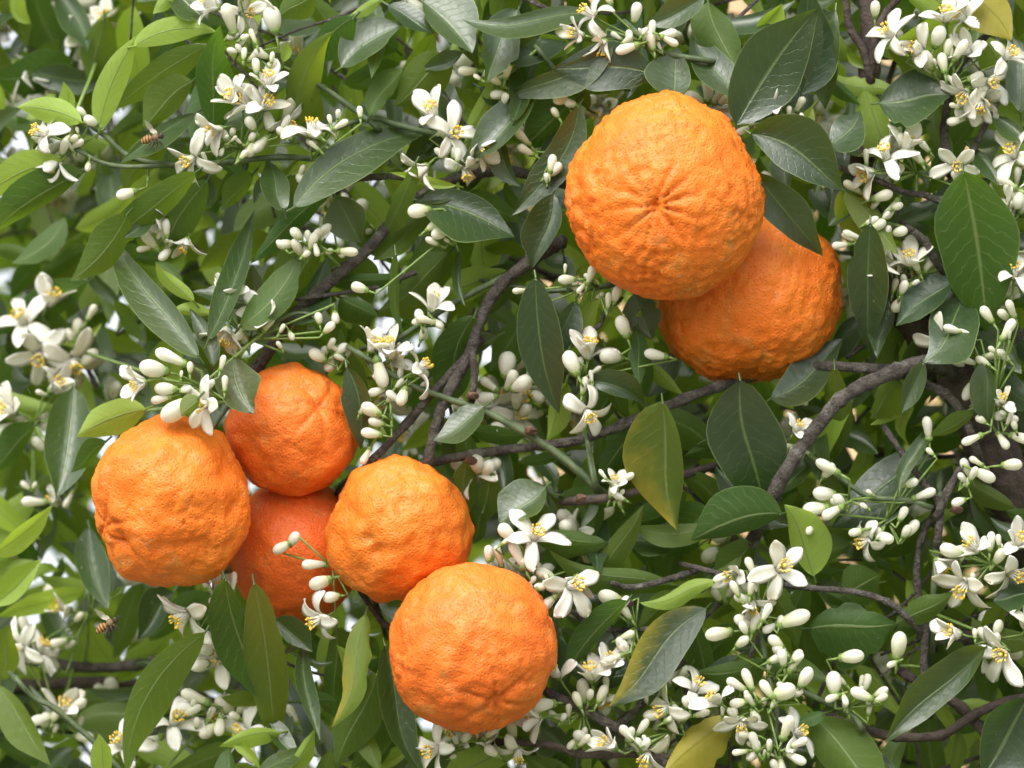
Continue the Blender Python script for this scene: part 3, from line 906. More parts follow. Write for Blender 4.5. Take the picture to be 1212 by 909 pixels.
PETALS = {'star': [petal_mesh(38, 88, 104, side=3, twist=.3), petal_mesh(42, 80, 88, 38, side=-4, twist=-.25), petal_mesh(44, 96, 132, 35, 8.8, twist=.5),
                   petal_mesh(40, 76, 60, 36, 10.4, side=2, twist=-.5), petal_mesh(46, 104, 118, 40, 9, side=-3)],
          'bent': [petal_mesh(40, 110, 150, side=3, twist=.3), petal_mesh(44, 102, 138, 38, twist=-.4), petal_mesh(40, 96, 165, 34, side=-3), petal_mesh(48, 118, 190, 38, 9, twist=.3)],
          'half': [petal_mesh(20, 36, 30, 35, 10.5, twist=.2), petal_mesh(22, 44, 52, 36, 10.5, side=3), petal_mesh(18, 30, 18, 34, 10.5, side=-2, twist=-.3), petal_mesh(26, 62, 92, 37, 9.6, twist=.4)]}


def stamen_meshes():
    V, F, V2, F2 = [], [], [], []
    rr = random.Random(3)
    for k in range(14):
        a = 2 * math.pi * k / 14 + rr.uniform(-.12, .12)
        L_ = rr.uniform(17, 22)
        o = rr.uniform(4.6, 7.5)
        p = [Vector((3.4 * math.cos(a), 3.4 * math.sin(a), 1)) * S, Vector((3.9 * math.cos(a), 3.9 * math.sin(a), L_ * .55)) * S,
             Vector((o * math.cos(a), o * math.sin(a), L_)) * S]
        tube(V, F, p, [1.35 * S, 1.15 * S, .5 * S], 5)
        c = p[2]
        e = Vector((math.cos(a) * .5, math.sin(a) * .5, .8)).normalized()
        tube(V2, F2, [c - e * 1.3 * S, c - e * .6 * S, c + e * 1.2 * S, c + e * 2.6 * S], [.3 * S, 1.25 * S, 1.35 * S, .4 * S], 5)
    fil = new_mesh('stamens', V, F, mats=(M_PETAL,))
    ant = new_mesh('anthers', V2, F2, mats=(M_ANTHER,))
    V, F = [], []
    tube(V, F, [Vector((0, 0, h)) * S for h in (0, 4, 7, 15, 17, 19.5, 21)], [2.6 * S, 3 * S, 1.2 * S, 1.1 * S, 2.4 * S, 2.7 * S, 1 * S], 7)
    pis = new_mesh('pistil', V, F, mats=(M_PISTIL,))
    return fil, ant, pis


ME_FIL, ME_ANT, ME_PIS = stamen_meshes()


def lathe(name, prof, m, seg=12, lobes=0, amp=0.0):
    V, F = [], []
    for (r, z) in prof:
        for k in range(seg):
            a = 2 * math.pi * k / seg
            q = r * (1 + amp * math.cos(lobes * a)) if lobes else r
            V.append((q * math.cos(a) * S, q * math.sin(a) * S, z * S))
    n = len(prof)
    for i in range(n - 1):
        for k in range(seg):
            a, b = i * seg + k, i * seg + (k + 1) % seg
            F.append((a, b, b + seg, a + seg))
    F.append(tuple(range(seg))[::-1])
    F.append(tuple((n - 1) * seg + k for k in range(seg)))
    return new_mesh(name, V, F, mats=(m,))


ME_CALYX = lathe('calyx', [(1.2, -4), (2.2, -2.5), (4.4, -1), (5.2, 1), (5.4, 3.2), (4.9, 3.4), (4.2, 1.6)], M_GREEN, 10, 5, .10)
# bud: origin at its base, length 26
ME_BUD = [lathe('bud', [(2.5, 0), (4.2, 2), (5.8, 6), (7.0, 11), (7.8, 16), (7.4, 20), (5.6, 23.6), (2.8, 25.6), (.5, 26.2)], M_BUD, 15, 5, .035),
          lathe('bud', [(2.5, 0), (4.8, 2), (6.9, 6), (8.2, 11), (8.6, 15), (7.8, 19), (5.8, 22.2), (3.0, 24), (.5, 24.6)], M_BUD, 15, 5, .04),
          lathe('bud', [(2.4, 0), (3.6, 2), (4.6, 7), (5.6, 13), (6.6, 18), (6.6, 22), (5.0, 25.6), (2.6, 27.4), (.4, 28)], M_BUD, 15, 5, .06)]

CLUSTERS = []


def cluster(label, z, flowers=(), buds=(), anchor=None, root=None, name='blossom_cluster', group='orange blossom clusters', extra=True):
    """flowers: (x, y, image angle, tilt, size, kind[, missing petals]); buds: (x, y, image angle, length)"""
    rr = random.Random(int(sum(f[0] * 7 + f[1] for f in flowers) + sum(b[0] * 5 + b[1] * 3 for b in buds)))
    # small green buds and one more opening flower sit deeper in every fuller spray
    flowers, buds = list(flowers), list(buds)
    if extra and len(flowers) + len(buds) >= 3:
        al = [(q[0], q[1]) for q in flowers + buds]
        ext = []
        for k in range(4 + len(al) // 2):
            q = rr.choice(al)
            g = anchor or q
            t = rr.uniform(.1, .75)
            ext.append((q[0] * (1 - t) + g[0] * t + rr.uniform(-12, 12), q[1] * (1 - t) + g[1] * t + rr.uniform(-12, 12), rr.uniform(20, 160), rr.uniform(9, 24)))
        buds += ext
        if len(flowers) >= 2 and rr.random() < .8:
            q = rr.choice(al)
            flowers.append((q[0] + rr.uniform(-18, 18), q[1] + rr.uniform(-18, 18), rr.uniform(0, 360), rr.uniform(30, 75), rr.uniform(34, 42),
                            rr.choice(('half', 'half', 'star')), rr.uniform(14, 26)))
    ends = []
    zf = []
    for f in flowers:
        ax = dirv(f[2], f[3])
        zz = z + (f[6] if len(f) > 6 else rr.uniform(-6, 6))
        ctr = P(f[0], f[1], zz)
        k = f[4] / 40.0 * (1 + zz / DIST)
        zf.append((f, ax, ctr, k))
        ends.append((ctr - ax * 16 * S * k, ctr - ax * 3 * S * k))
    zb = []
    for b in buds:
        tilt = rr.uniform(62, 98)
        ax = dirv(b[2] + rr.uniform(-6, 6), tilt)
        k = b[3] / 28.0 * (1 + z / DIST)
        ctr = P(b[0], b[1], z + rr.uniform(-12, 8)) - ax * 13 * S * k
        zb.append((b, ax, ctr, k))
        ends.append((ctr - ax * 14 * S * k, ctr - ax * 2.5 * S * k))
    if anchor is None:
        m_ = Vector((0, 0, 0))
        for e in ends:
            m_ += e[0]
        m_ /= len(ends)
        anc = m_ + FWD * 14 * S
    else:
        anc = P(anchor[0], anchor[1], z + (anchor[2] if len(anchor) > 2 else 10))
    o = link(name, None, mat=Matrix.Translation(anc))
    tag(o, label, 'blossom', group)
    inv = Matrix.Translation(-anc)
    # branching stalk, running back to the nearest limb
    V, F = [], []
    for e0, e1 in ends:
        mid = anc * .45 + e0 * .55
        tube(V, F, [inv @ anc, inv @ mid, inv @ e0, inv @ e1], [1.5 * S, 1.35 * S, 1.35 * S, 1.8 * S], 6)
    if root is None:
        best, bd = None, 1e9
        for q in BRANCH_PTS:
            w = P(*q)
            d = (w - anc).length + abs((w - anc).dot(FWD)) * .6
            if d < bd:
                bd, best = d, w
    else:
        best = P(*root)
    mid = (anc + best) / 2 + FWD * 8 * S
    tube(V, F, [inv @ q for q in (anc, anc * .65 + best * .35 + FWD * 5 * S, mid, best)], [1.6 * S, 1.9 * S, 2.1 * S, 2.3 * S], 6)
    link('stalk', new_mesh('stalk', V, F, mats=(M_GREEN,)), o)
    for f, ax, ctr, k in zf:
        fm = inv @ Matrix.Translation(ctr) @ frame(ax, rr.uniform(0, 6.28)) @ Matrix.Scale(k, 4)
        fo = link('flower', None, o, fm)
        kd = f[5]
        for q in range(5):
            if rr.random() < .07:
                continue
            me = rr.choice(PETALS[kd])
            pm = Matrix.Rotation(q * 2 * math.pi / 5 + rr.uniform(-.16, .16), 4, 'Z') @ Matrix.Rotation(R(rr.uniform(-14, 20)), 4, 'Y') \
                @ Matrix.Rotation(R(rr.uniform(-22, 22)), 4, 'X') @ Matrix.Scale(rr.uniform(.9, 1.1), 4)
            link('petal', me, fo, pm)
        link('stamens', ME_FIL, fo)
        link('anthers', ME_ANT, fo)
        link('pistil', ME_PIS, fo)
        link('calyx', ME_CALYX, fo)
    for b, ax, ctr, k in zb:
        bmx = inv @ Matrix.Translation(ctr) @ frame(ax, rr.uniform(0, 6.28)) @ Matrix.Scale(k, 4)
        bo = link('bud', rr.choice(ME_BUD), o, bmx @ Matrix.Diagonal((rr.uniform(.76, .98), rr.uniform(.76, .98), rr.uniform(.9, 1.12), 1)))
        link('calyx', ME_CALYX, bo)
    return o


# --- top edge
cluster('long upright buds and a half open blossom at the top edge over a folded leaf', -10,
        [(258, 10, 140, 70, 40, 'half'), (296, -6, 30, 60, 40, 'star')],
        [(272, 22, 105, 42), (322, 20, 100, 38), (290, 44, 30, 13), (275, 60, 160, 17), (322, 68, 80, 14), (303, 78, 95, 20)], anchor=(300, 62))
cluster('creamy blossom cluster with a yellow centred flower facing out beside the flying bee', -14,
        [(298, 126, 150, 62, 40, 'half'), (230, 186, 215, 38, 38, 'star'), (316, 104, 80, 60, 38, 'half'), (280, 122, 130, 50, 38, 'half'), (310, 128, 40, 40, 40, 'star'), (262, 152, 200, 50, 36, 'half')],
        [(246, 160, 140, 34), (318, 142, 285, 28), (337, 146, 60, 20), (309, 170, 220, 26), (262, 180, 250, 12), (270, 172, 200, 12), (296, 178, 250, 24)], anchor=(285, 176))
cluster('blossom pointing upward with curled back petals above a big grey leaf', -16,
        [(368, 162, 88, 78, 40, 'bent')], [(400, 135, 80, 13), (426, 133, 90, 14)], anchor=(370, 190))
cluster('small blossom with drooping petal among bright young leaves near the left edge', 4,
        [(58, 160, 160, 66, 40, 'bent'), (70, 186, 230, 80, 36, 'half')], [(97, 133, 130, 16), (80, 164, 230, 14), (104, 198, 260, 14)], anchor=(92, 174))
cluster('lone white bud lying sideways below the young leafy shoot', -4, [], [(149, 229, 190, 26)], anchor=(175, 216))
cluster('small spray of round buds under the long grey green leaf', -14,
        [], [(338, 289, 190, 22), (350, 276, 140, 20), (364, 293, 240, 20), (381, 276, 40, 26), (411, 298, 0, 24), (374, 294, 280, 18)], anchor=(372, 286))
cluster('half hidden blossoms with yellow tips behind the drooping green leaves', 18,
        [(196, 246, 215, 60, 34, 'half'), (222, 282, 250, 70, 32, 'half')], [(178, 286, 130, 26), (172, 294, 190, 18), (196, 300, 230, 22)], anchor=(205, 262))
cluster('few round buds on a twig between the long grey leaf and the rising branch', 4, [], [(356, 212, 120, 22), (381, 236, 280, 22), (404, 300, 300, 16)], anchor=(385, 215))
cluster('open blossoms with yellow centres above the forked grey branch', -8,
        [(532, 160, 20, 28, 42, 'star'), (506, 196, 225, 66, 36, 'half'), (548, 196, 290, 60, 34, 'bent'), (516, 142, 110, 60, 42, 'half'), (562, 172, 330, 50, 38, 'half')], [], anchor=(535, 185))
cluster('white bud sticking out beside a broad hanging grey leaf', 6, [], [(553, 84, 185, 26), (588, 112, 190, 24), (600, 84, 80, 20)], anchor=(590, 98))
cluster('buds at the margin of the warty orange on a drooping twig', 2,
        [], [(619, 163, 130, 26), (622, 178, 150, 24), (653, 194, 80, 22), (647, 210, 90, 14), (664, 118, 190, 22)], anchor=(655, 180))
cluster('plump sideways buds beside the arching grey branch', -12, [], [(494, 250, 185, 32), (520, 276, 200, 26), (424, 340, 160, 24)], anchor=(545, 266))
cluster('blossom cluster with stout buds at the top edge above the warty orange', -18,
        [(704, 20, 150, 66, 38, 'bent'), (690, 42, 170, 60, 34, 'half'), (716, 48, 260, 75, 36, 'half')],
        [(753, 14, 85, 28), (786, 42, 10, 28), (743, 57, 195, 26), (763, 37, 60, 12), (768, 48, 320, 12), (792, 48, 330, 22), (720, -4, 110, 22)], anchor=(762, 50))
cluster('crowded cluster of fat buds and blossoms in the top corner beside the yellow leaf', -12,
        [(1057, 44, 140, 48, 40, 'star'), (1169, 96, 330, 22, 36, 'star'), (1149, 64, 150, 50, 36, 'half'), (1142, 24, 150, 50, 36, 'star'), (1162, 116, 260, 60, 36, 'half'), (1188, 70, 40, 45, 38, 'star'), (1120, 26, 100, 50, 38, 'half'), (1144, 108, 230, 40, 38, 'star'), (1092, 58, 170, 40, 38, 'half')],
        [(1111, 42, 70, 30), (1097, 70, 120, 30), (1116, 74, 100, 26), (1136, 60, 60, 28), (1126, 94, 330, 20), (1134, 142, 200, 26), (1122, 56, 80, 24), (1036, 10, 90, 22)], anchor=(1122, 100))
cluster('star blossoms over the top of the broad olive leaf', -18,
        [(1050, 190, 110, 50, 40, 'star'), (1131, 194, 270, 14, 34, 'star'), (1034, 204, 200, 50, 38, 'half'), (1068, 178, 60, 50, 38, 'half')],
        [(1025, 186, 100, 20), (1094, 173, 130, 20), (1065, 156, 90, 14)], anchor=(1085, 205))
cluster('buds and a petal clump on a side twig left of the olive leaf', -8,
        [], [(1010, 222, 150, 26), (1045, 232, 20, 28), (1056, 246, 230, 26), (1066, 274, 20, 22), (1010, 279, 160, 24), (1045, 296, 260, 24), (996, 290, 180, 20)], anchor=(1045, 262))
cluster('half open blossom and bud squeezed between two dark leaves beside the warty orange', -14,
        [(922, 130, 130, 50, 32, 'half')], [(947, 123, 60, 22), (880, 154, 210, 20), (938, 144, 330, 16)], anchor=(930, 146))
cluster('buds along the right edge beside the broad olive leaf', -6,
        [(1206, 300, 300, 50, 36, 'half'), (1202, 186, 140, 40, 40, 'star'), (1194, 240, 200, 50, 38, 'half')], [(1192, 216, 150, 26), (1204, 208, 80, 24), (1206, 236, 250, 30), (1190, 275, 230, 20), (1198, 250, 250, 24)], anchor=(1200, 262))
cluster('hanging white petals of a blossom behind the dark upright leaf', 6,
        [(1040, 300, 280, 70, 42, 'half'), (1078, 316, 100, 60, 38, 'half')], [(1064, 360, 230, 24), (1100, 312, 60, 26)], anchor=(1062, 340))
cluster('tall column of pale round buds climbing the stem near the right edge', -16,
        [(1188, 478, 100, 40, 28, 'half'), (1200, 330, 90, 60, 36, 'bent')],
        [(1148, 428, 160, 20), (1176, 420, 20, 28), (1146, 463, 250, 26), (1197, 366, 120, 24), (1193, 390, 60, 30), (1184, 492, 200, 20), (1197, 496, 0, 20),
         (1160, 496, 150, 16), (1152, 519, 200, 24), (1187, 522, 300, 26), (1208, 518, 340, 28), (1168, 372, 120, 24), (1128, 390, 160, 22), (1144, 406, 190, 18)], anchor=(1178, 470))
cluster('loose buds on the thick dark stem near the right edge', -18, [], [(1155, 546, 150, 20), (1164, 562, 340, 28), (1200, 550, 0, 30), (1134, 594, 200, 20)], anchor=(1140, 562))
cluster('tiny round buds on a crooked twig under the warty orange', -12, [], [(671, 331, 180, 22), (688, 341, 230, 16), (729, 349, 80, 22), (615, 344, 180, 18), (669, 318, 90, 12)], anchor=(705, 336))
cluster('cup shaped blossom facing upward between paired buds above the small dark leaf', -14,
        [(696, 424, 82, 72, 44, 'half')], [(737, 385, 110, 30), (676, 428, 110, 34), (722, 422, 170, 32), (776, 420, 165, 28), (700, 446, 100, 14)], anchor=(690, 448))
cluster('single open blossom with a yellow heart on a thin upright stalk', -18, [(694, 486, 300, 30, 38, 'bent')], [], anchor=(694, 512), root=(694, 520, -4))
cluster('withered blossom with spreading green sepals on the dark twig', -14, [(728, 576, 90, 60, 26, 'half')], [(714, 562, 130, 14), (742, 566, 40, 18)], anchor=(728, 588))
cluster('upright blossom showing orange stamens before a big shaded leaf', -10, [(511, 368, 85, 70, 40, 'half')], [(494, 380, 200, 18), (520, 384, 320, 18)], anchor=(505, 386))
cluster('cluster of white blossoms and buds just beyond the small round orange', -6,
        [(462, 424, 100, 75, 44, 'half'), (490, 440, 30, 80, 40, 'bent'), (438, 416, 60, 60, 36, 'half')],
        [(450, 440, 280, 34), (447, 463, 200, 26), (437, 484, 150, 30), (439, 513, 170, 26), (433, 540, 240, 24), (476, 470, 250, 24)], anchor=(462, 470))
cluster('soft unfocused blossom behind the forked branch at centre', 130, [(590, 482, 60, 50, 44, 'star')], [(618, 466, 90, 22), (572, 470, 140, 26), (545, 478, 180, 30), (637, 490, 200, 18)], anchor=(590, 510))
cluster('fine blossom cluster with long waxy buds resting on top of the broad orange', -86,
        [(172, 452, 200, 55, 34, 'half'), (247, 478, 190, 34, 42, 'star')],
        [(204, 424, 160, 40), (180, 436, 170, 40), (196, 460, 175, 26), (190, 472, 195, 26), (208, 486, 215, 46), (263, 430, 80, 18), (266, 455, 90, 18)], anchor=(238, 456))
cluster('half closed blossoms and round buds above the small round orange', -12,
        [(270, 388, 255, 66, 40, 'half'), (268, 362, 95, 70, 42, 'half')],
        [(300, 384, 120, 20), (317, 384, 60, 22), (283, 398, 210, 22), (377, 376, 100, 17), (397, 377, 280, 18), (345, 398, 300, 14)], anchor=(296, 402))
cluster('buds peeping out behind the small round orange beside a drooping leaf', 24, [], [(374, 420, 150, 28), (392, 432, 220, 26), (410, 420, 60, 22)], anchor=(395, 410))
cluster('open blossom tucked beneath the broad orange with a petal pointing down', -8,
        [(224, 724, 215, 52, 46, 'star'), (252, 706, 60, 70, 36, 'half')], [(276, 690, 80, 22)], anchor=(252, 722), root=(258, 690, 60))
cluster('row of buds ending in a blossom in front of the hidden reddish orange', -14,
        [(384, 730, 205, 62, 40, 'bent')], [(348, 637, 60, 24), (333, 648, 215, 26), (374, 668, 175, 28), (377, 690, 195, 32), (391, 707, 185, 24)], anchor=(394, 672), root=(400, 665, 40), extra=False)
cluster('star blossoms with pinkish buds beside the lowest orange', -30,
        [(630, 638, 60, 34, 44, 'star'), (672, 694, 20, 34, 46, 'star')],
        [(613, 658, 120, 34), (591, 660, 100, 26), (578, 655, 90, 20), (645, 680, 150, 28), (648, 714, 220, 26), (640, 694, 180, 20), (600, 630, 130, 30)], anchor=(630, 690))
cluster('drooping buds on short stalks above the two toned yellowing leaf', -6,
        [], [(722, 707, 160, 32), (735, 718, 210, 24), (738, 766, 120, 24), (728, 778, 200, 20), (742, 752, 20, 22)], anchor=(752, 742))
cluster('blossoms and buds along the lower branch beyond the lowest orange', -6,
        [(700, 806, 100, 60, 42, 'half'), (662, 802, 120, 60, 36, 'half'), (640, 850, 190, 70, 34, 'half'), (716, 790, 60, 60, 36, 'half')],
        [(690, 818, 90, 30), (712, 822, 60, 22), (644, 834, 190, 30), (632, 840, 200, 30), (688, 872, 150, 24), (678, 880, 220, 20)], anchor=(690, 842))
cluster('blossom facing aside directly below the lowest orange', -4,
        [(522, 886, 190, 45, 44, 'star'), (612, 884, 280, 60, 34, 'bent'), (576, 884, 90, 60, 24, 'half')], [(606, 862, 100, 28), (552, 872, 60, 20)], anchor=(565, 880))
cluster('bunch of blossoms by the lower edge beside the lower yellow leaf', -8,
        [(792, 836, 200, 50, 40, 'star'), (768, 888, 240, 50, 40, 'star'), (728, 886, 150, 60, 40, 'half'), (820, 818, 60, 50, 38, 'star')],
        [(778, 845, 190, 32), (800, 842, 300, 24), (742, 868, 130, 24), (830, 845, 20, 20)], anchor=(795, 866))
cluster('star blossom crowning an upright green stem with side buds', -26,
        [(921, 674, 40, 24, 44, 'star'), (892, 712, 260, 40, 32, 'half')],
        [(888, 670, 110, 26), (870, 697, 120, 20), (853, 685, 190, 18), (880, 736, 150, 32), (912, 743, 210, 22), (939, 733, 20, 40)], anchor=(897, 728), root=(897, 735, -8))
cluster('white buds halfway up the upright green stem', -22, [], [(851, 750, 185, 34), (922, 768, 130, 28), (926, 778, 100, 24), (941, 782, 60, 32), (918, 760, 140, 24)], anchor=(918, 800), root=(912, 812, -8))
cluster('dense whorl of buds around a drooping blossom on the upright green stem', -28,
        [(878, 850, 265, 45, 36, 'star'), (852, 832, 140, 50, 38, 'half')],
        [(873, 811, 150, 26), (886, 805, 110, 26), (873, 832, 190, 22), (930, 818, 20, 36), (954, 800, 60, 32), (907, 815, 120, 26), (894, 848, 290, 22), (931, 862, 70, 30)], anchor=(908, 836), root=(916, 835, -8))
cluster('low buds at the foot of the upright green stem by the bottom edge', -26, [], [(877, 890, 180, 20), (892, 893, 210, 24), (940, 896, 330, 28), (944, 880, 30, 22), (925, 905, 280, 20), (884, 870, 170, 18)], anchor=(915, 882), root=(914, 890, -8))
cluster('upright buds on a side shoot before the bottom branch', -14,
        [], [(987, 806, 95, 34), (1010, 777, 10, 34), (1020, 822, 160, 28), (1025, 808, 70, 24), (985, 826, 200, 20), (1040, 828, 30, 20), (1000, 828, 280, 16)], anchor=(1005, 838))
cluster('tall upright bud with a tiny one at its foot', -16, [], [(1064, 762, 88, 38), (1056, 786, 200, 14)], anchor=(1063, 788))
cluster('big open blossoms around a round bud by the round grey leaf at the right edge', -22,
        [(1146, 688, 225, 50, 46, 'star'), (1192, 676, 330, 50, 40, 'star'), (1202, 646, 60, 45, 38, 'half'), (1158, 652, 140, 60, 40, 'half')],
        [(1126, 652, 160, 30), (1182, 640, 100, 14), (1150, 640, 100, 26)], anchor=(1172, 668))
cluster('large star blossom facing out with a smaller one behind, in the lower corner', -26,
        [(1190, 772, 190, 22, 46, 'star'), (1136, 750, 160, 50, 38, 'half'), (1216, 742, 60, 50, 38, 'half')], [(1166, 752, 130, 26)], anchor=(1180, 756))
cluster('plump buds on a dark twig before the broad grey leaf', -16,
        [], [(980, 553, 150, 30), (973, 584, 175, 34), (965, 602, 190, 32), (985, 606, 215, 28), (1094, 585, 20, 30)], anchor=(1005, 592), root=(1030, 588, -8))
cluster('pale buds hanging under the broad grey leaf', -10,
        [(1030, 638, 200, 60, 36, 'bent')], [(1046, 636, 340, 26), (1080, 625, 60, 24), (960, 622, 250, 20), (1098, 508, 100, 28), (1012, 630, 190, 20)], anchor=(1050, 615))
cluster('small yellow tipped blossom by the curved grey branch', -4, [(940, 512, 60, 60, 30, 'half')], [(930, 528, 180, 22), (950, 536, 240, 18)], anchor=(945, 530))
# --- softer ones further in
BG = 'blossom clusters further into the tree'
cluster('soft blossoms and buds below the broad orange between hanging leaves', 70,
        [(204, 858, 60, 40, 44, 'star'), (146, 884, 120, 40, 42, 'star'), (296, 868, 160, 50, 40, 'star')],
        [(233, 826, 160, 32), (225, 838, 180, 34), (265, 834, 140, 34), (245, 866, 220, 30), (260, 860, 260, 26), (286, 838, 60, 20), (346, 846, 120, 26), (180, 876, 200, 26)], anchor=(250, 846), group=BG)
cluster('blurred white blossom cluster at the left edge level with the long grey leaf', 230,
        [(30, 384, 120, 40, 44, 'star'), (56, 362, 60, 50, 46, 'half'), (48, 416, 270, 30, 44, 'star'), (84, 424, 300, 40, 44, 'star')],
        [(92, 386, 90, 24), (105, 424, 40, 30), (108, 370, 60, 22), (66, 440, 230, 30)], anchor=(65, 405), group=BG)
cluster('blurred blossoms beside the pale hanging leaf near the left edge', 210,
        [(18, 488, 160, 50, 44, 'half'), (60, 462, 40, 50, 40, 'half')], [(8, 508, 200, 28), (40, 594, 180, 32), (82, 590, 240, 20)], anchor=(40, 500), group=BG)
cluster('blurred blossoms in the top corner behind the bright young leaves', 290,
        [(38, 104, 60, 50, 44, 'half'), (20, 130, 200, 50, 44, 'star'), (90, 92, 30, 50, 42, 'half')], [(60, 112, 90, 26), (10, 96, 150, 24)], anchor=(50, 120), group=BG)
cluster('blurred blossom against the sky near the top edge', 280,
        [(134, 34, 120, 50, 44, 'half'), (92, 46, 60, 50, 40, 'half')], [(150, 70, 200, 26), (120, 60, 90, 24)], anchor=(120, 56), group=BG)
cluster('faint blossoms behind the lower flying bee', 240,
        [(150, 690, 60, 50, 40, 'half'), (82, 722, 160, 50, 40, 'half')], [(70, 760, 200, 24), (110, 690, 90, 24), (30, 742, 120, 26), (60, 790, 0, 26)], anchor=(105, 726), group=BG)
cluster('faint blossoms deep among the lower leaves at the left edge', 200,
        [(70, 842, 60, 50, 40, 'half'), (30, 764, 200, 40, 40, 'star')], [(90, 836, 40, 30), (52, 850, 200, 28), (100, 872, 0, 26)], anchor=(68, 850), group=BG)

# uncounted blossoms far inside the crown: one mass
src = [(ME_BUD[0], 1), (ME_BUD[1], 1), (ME_CALYX, 0)]
SV, SF, SM = [], [], []


def add_copy(me, mtx, mi):
    b = len(SV)
    SV.extend([mtx @ v.co for v in me.vertices])
    for p in me.polygons:
        SF.append(tuple(q + b for q in p.vertices))
        SM.append(mi)


for i in range(190):
    x, y, z = rg.uniform(-250, 1460), rg.uniform(-250, 1150), rg.uniform(45, 380)
    if x < 260:
        z += 170
    for k in range(rg.randint(3, 7)):
        ax = dirv(rg.gauss(90, 70), rg.uniform(30, 100))
        mt = T_INV @ Matrix.Translation(P(x, y, z) + ax * rg.uniform(8, 26) * S) @ frame(ax, rg.uniform(0, 6)) \
            @ Matrix.Scale(rg.uniform(.8, 1.25), 4)
        add_copy(rg.choice(ME_BUD), mt, 0)
        add_copy(ME_CALYX, mt, 1)
    if rg.random() < .75:
        ax = dirv(rg.uniform(0, 360), rg.uniform(10, 90))
        mt = T_INV @ Matrix.Translation(P(x, y, z)) @ frame(ax, rg.uniform(0, 6)) @ Matrix.Scale(rg.uniform(.95, 1.1), 4)
        kd = rg.choice(['star', 'half', 'bent'])
        for q in range(5):
            add_copy(rg.choice(PETALS[kd]), mt @ Matrix.Rotation(q * 1.2566 + rg.uniform(-.15, .15), 4, 'Z'), 0)
        add_copy(ME_FIL, mt, 0)
        add_copy(ME_ANT, mt, 2)
me = new_mesh('inner_blossoms', SV, SF, mats=(M_INBUD, M_GREEN, M_ANTHER))
me.polygons.foreach_set('material_index', SM)
tag(link('inner_blossoms', me, tree), kind='stuff')

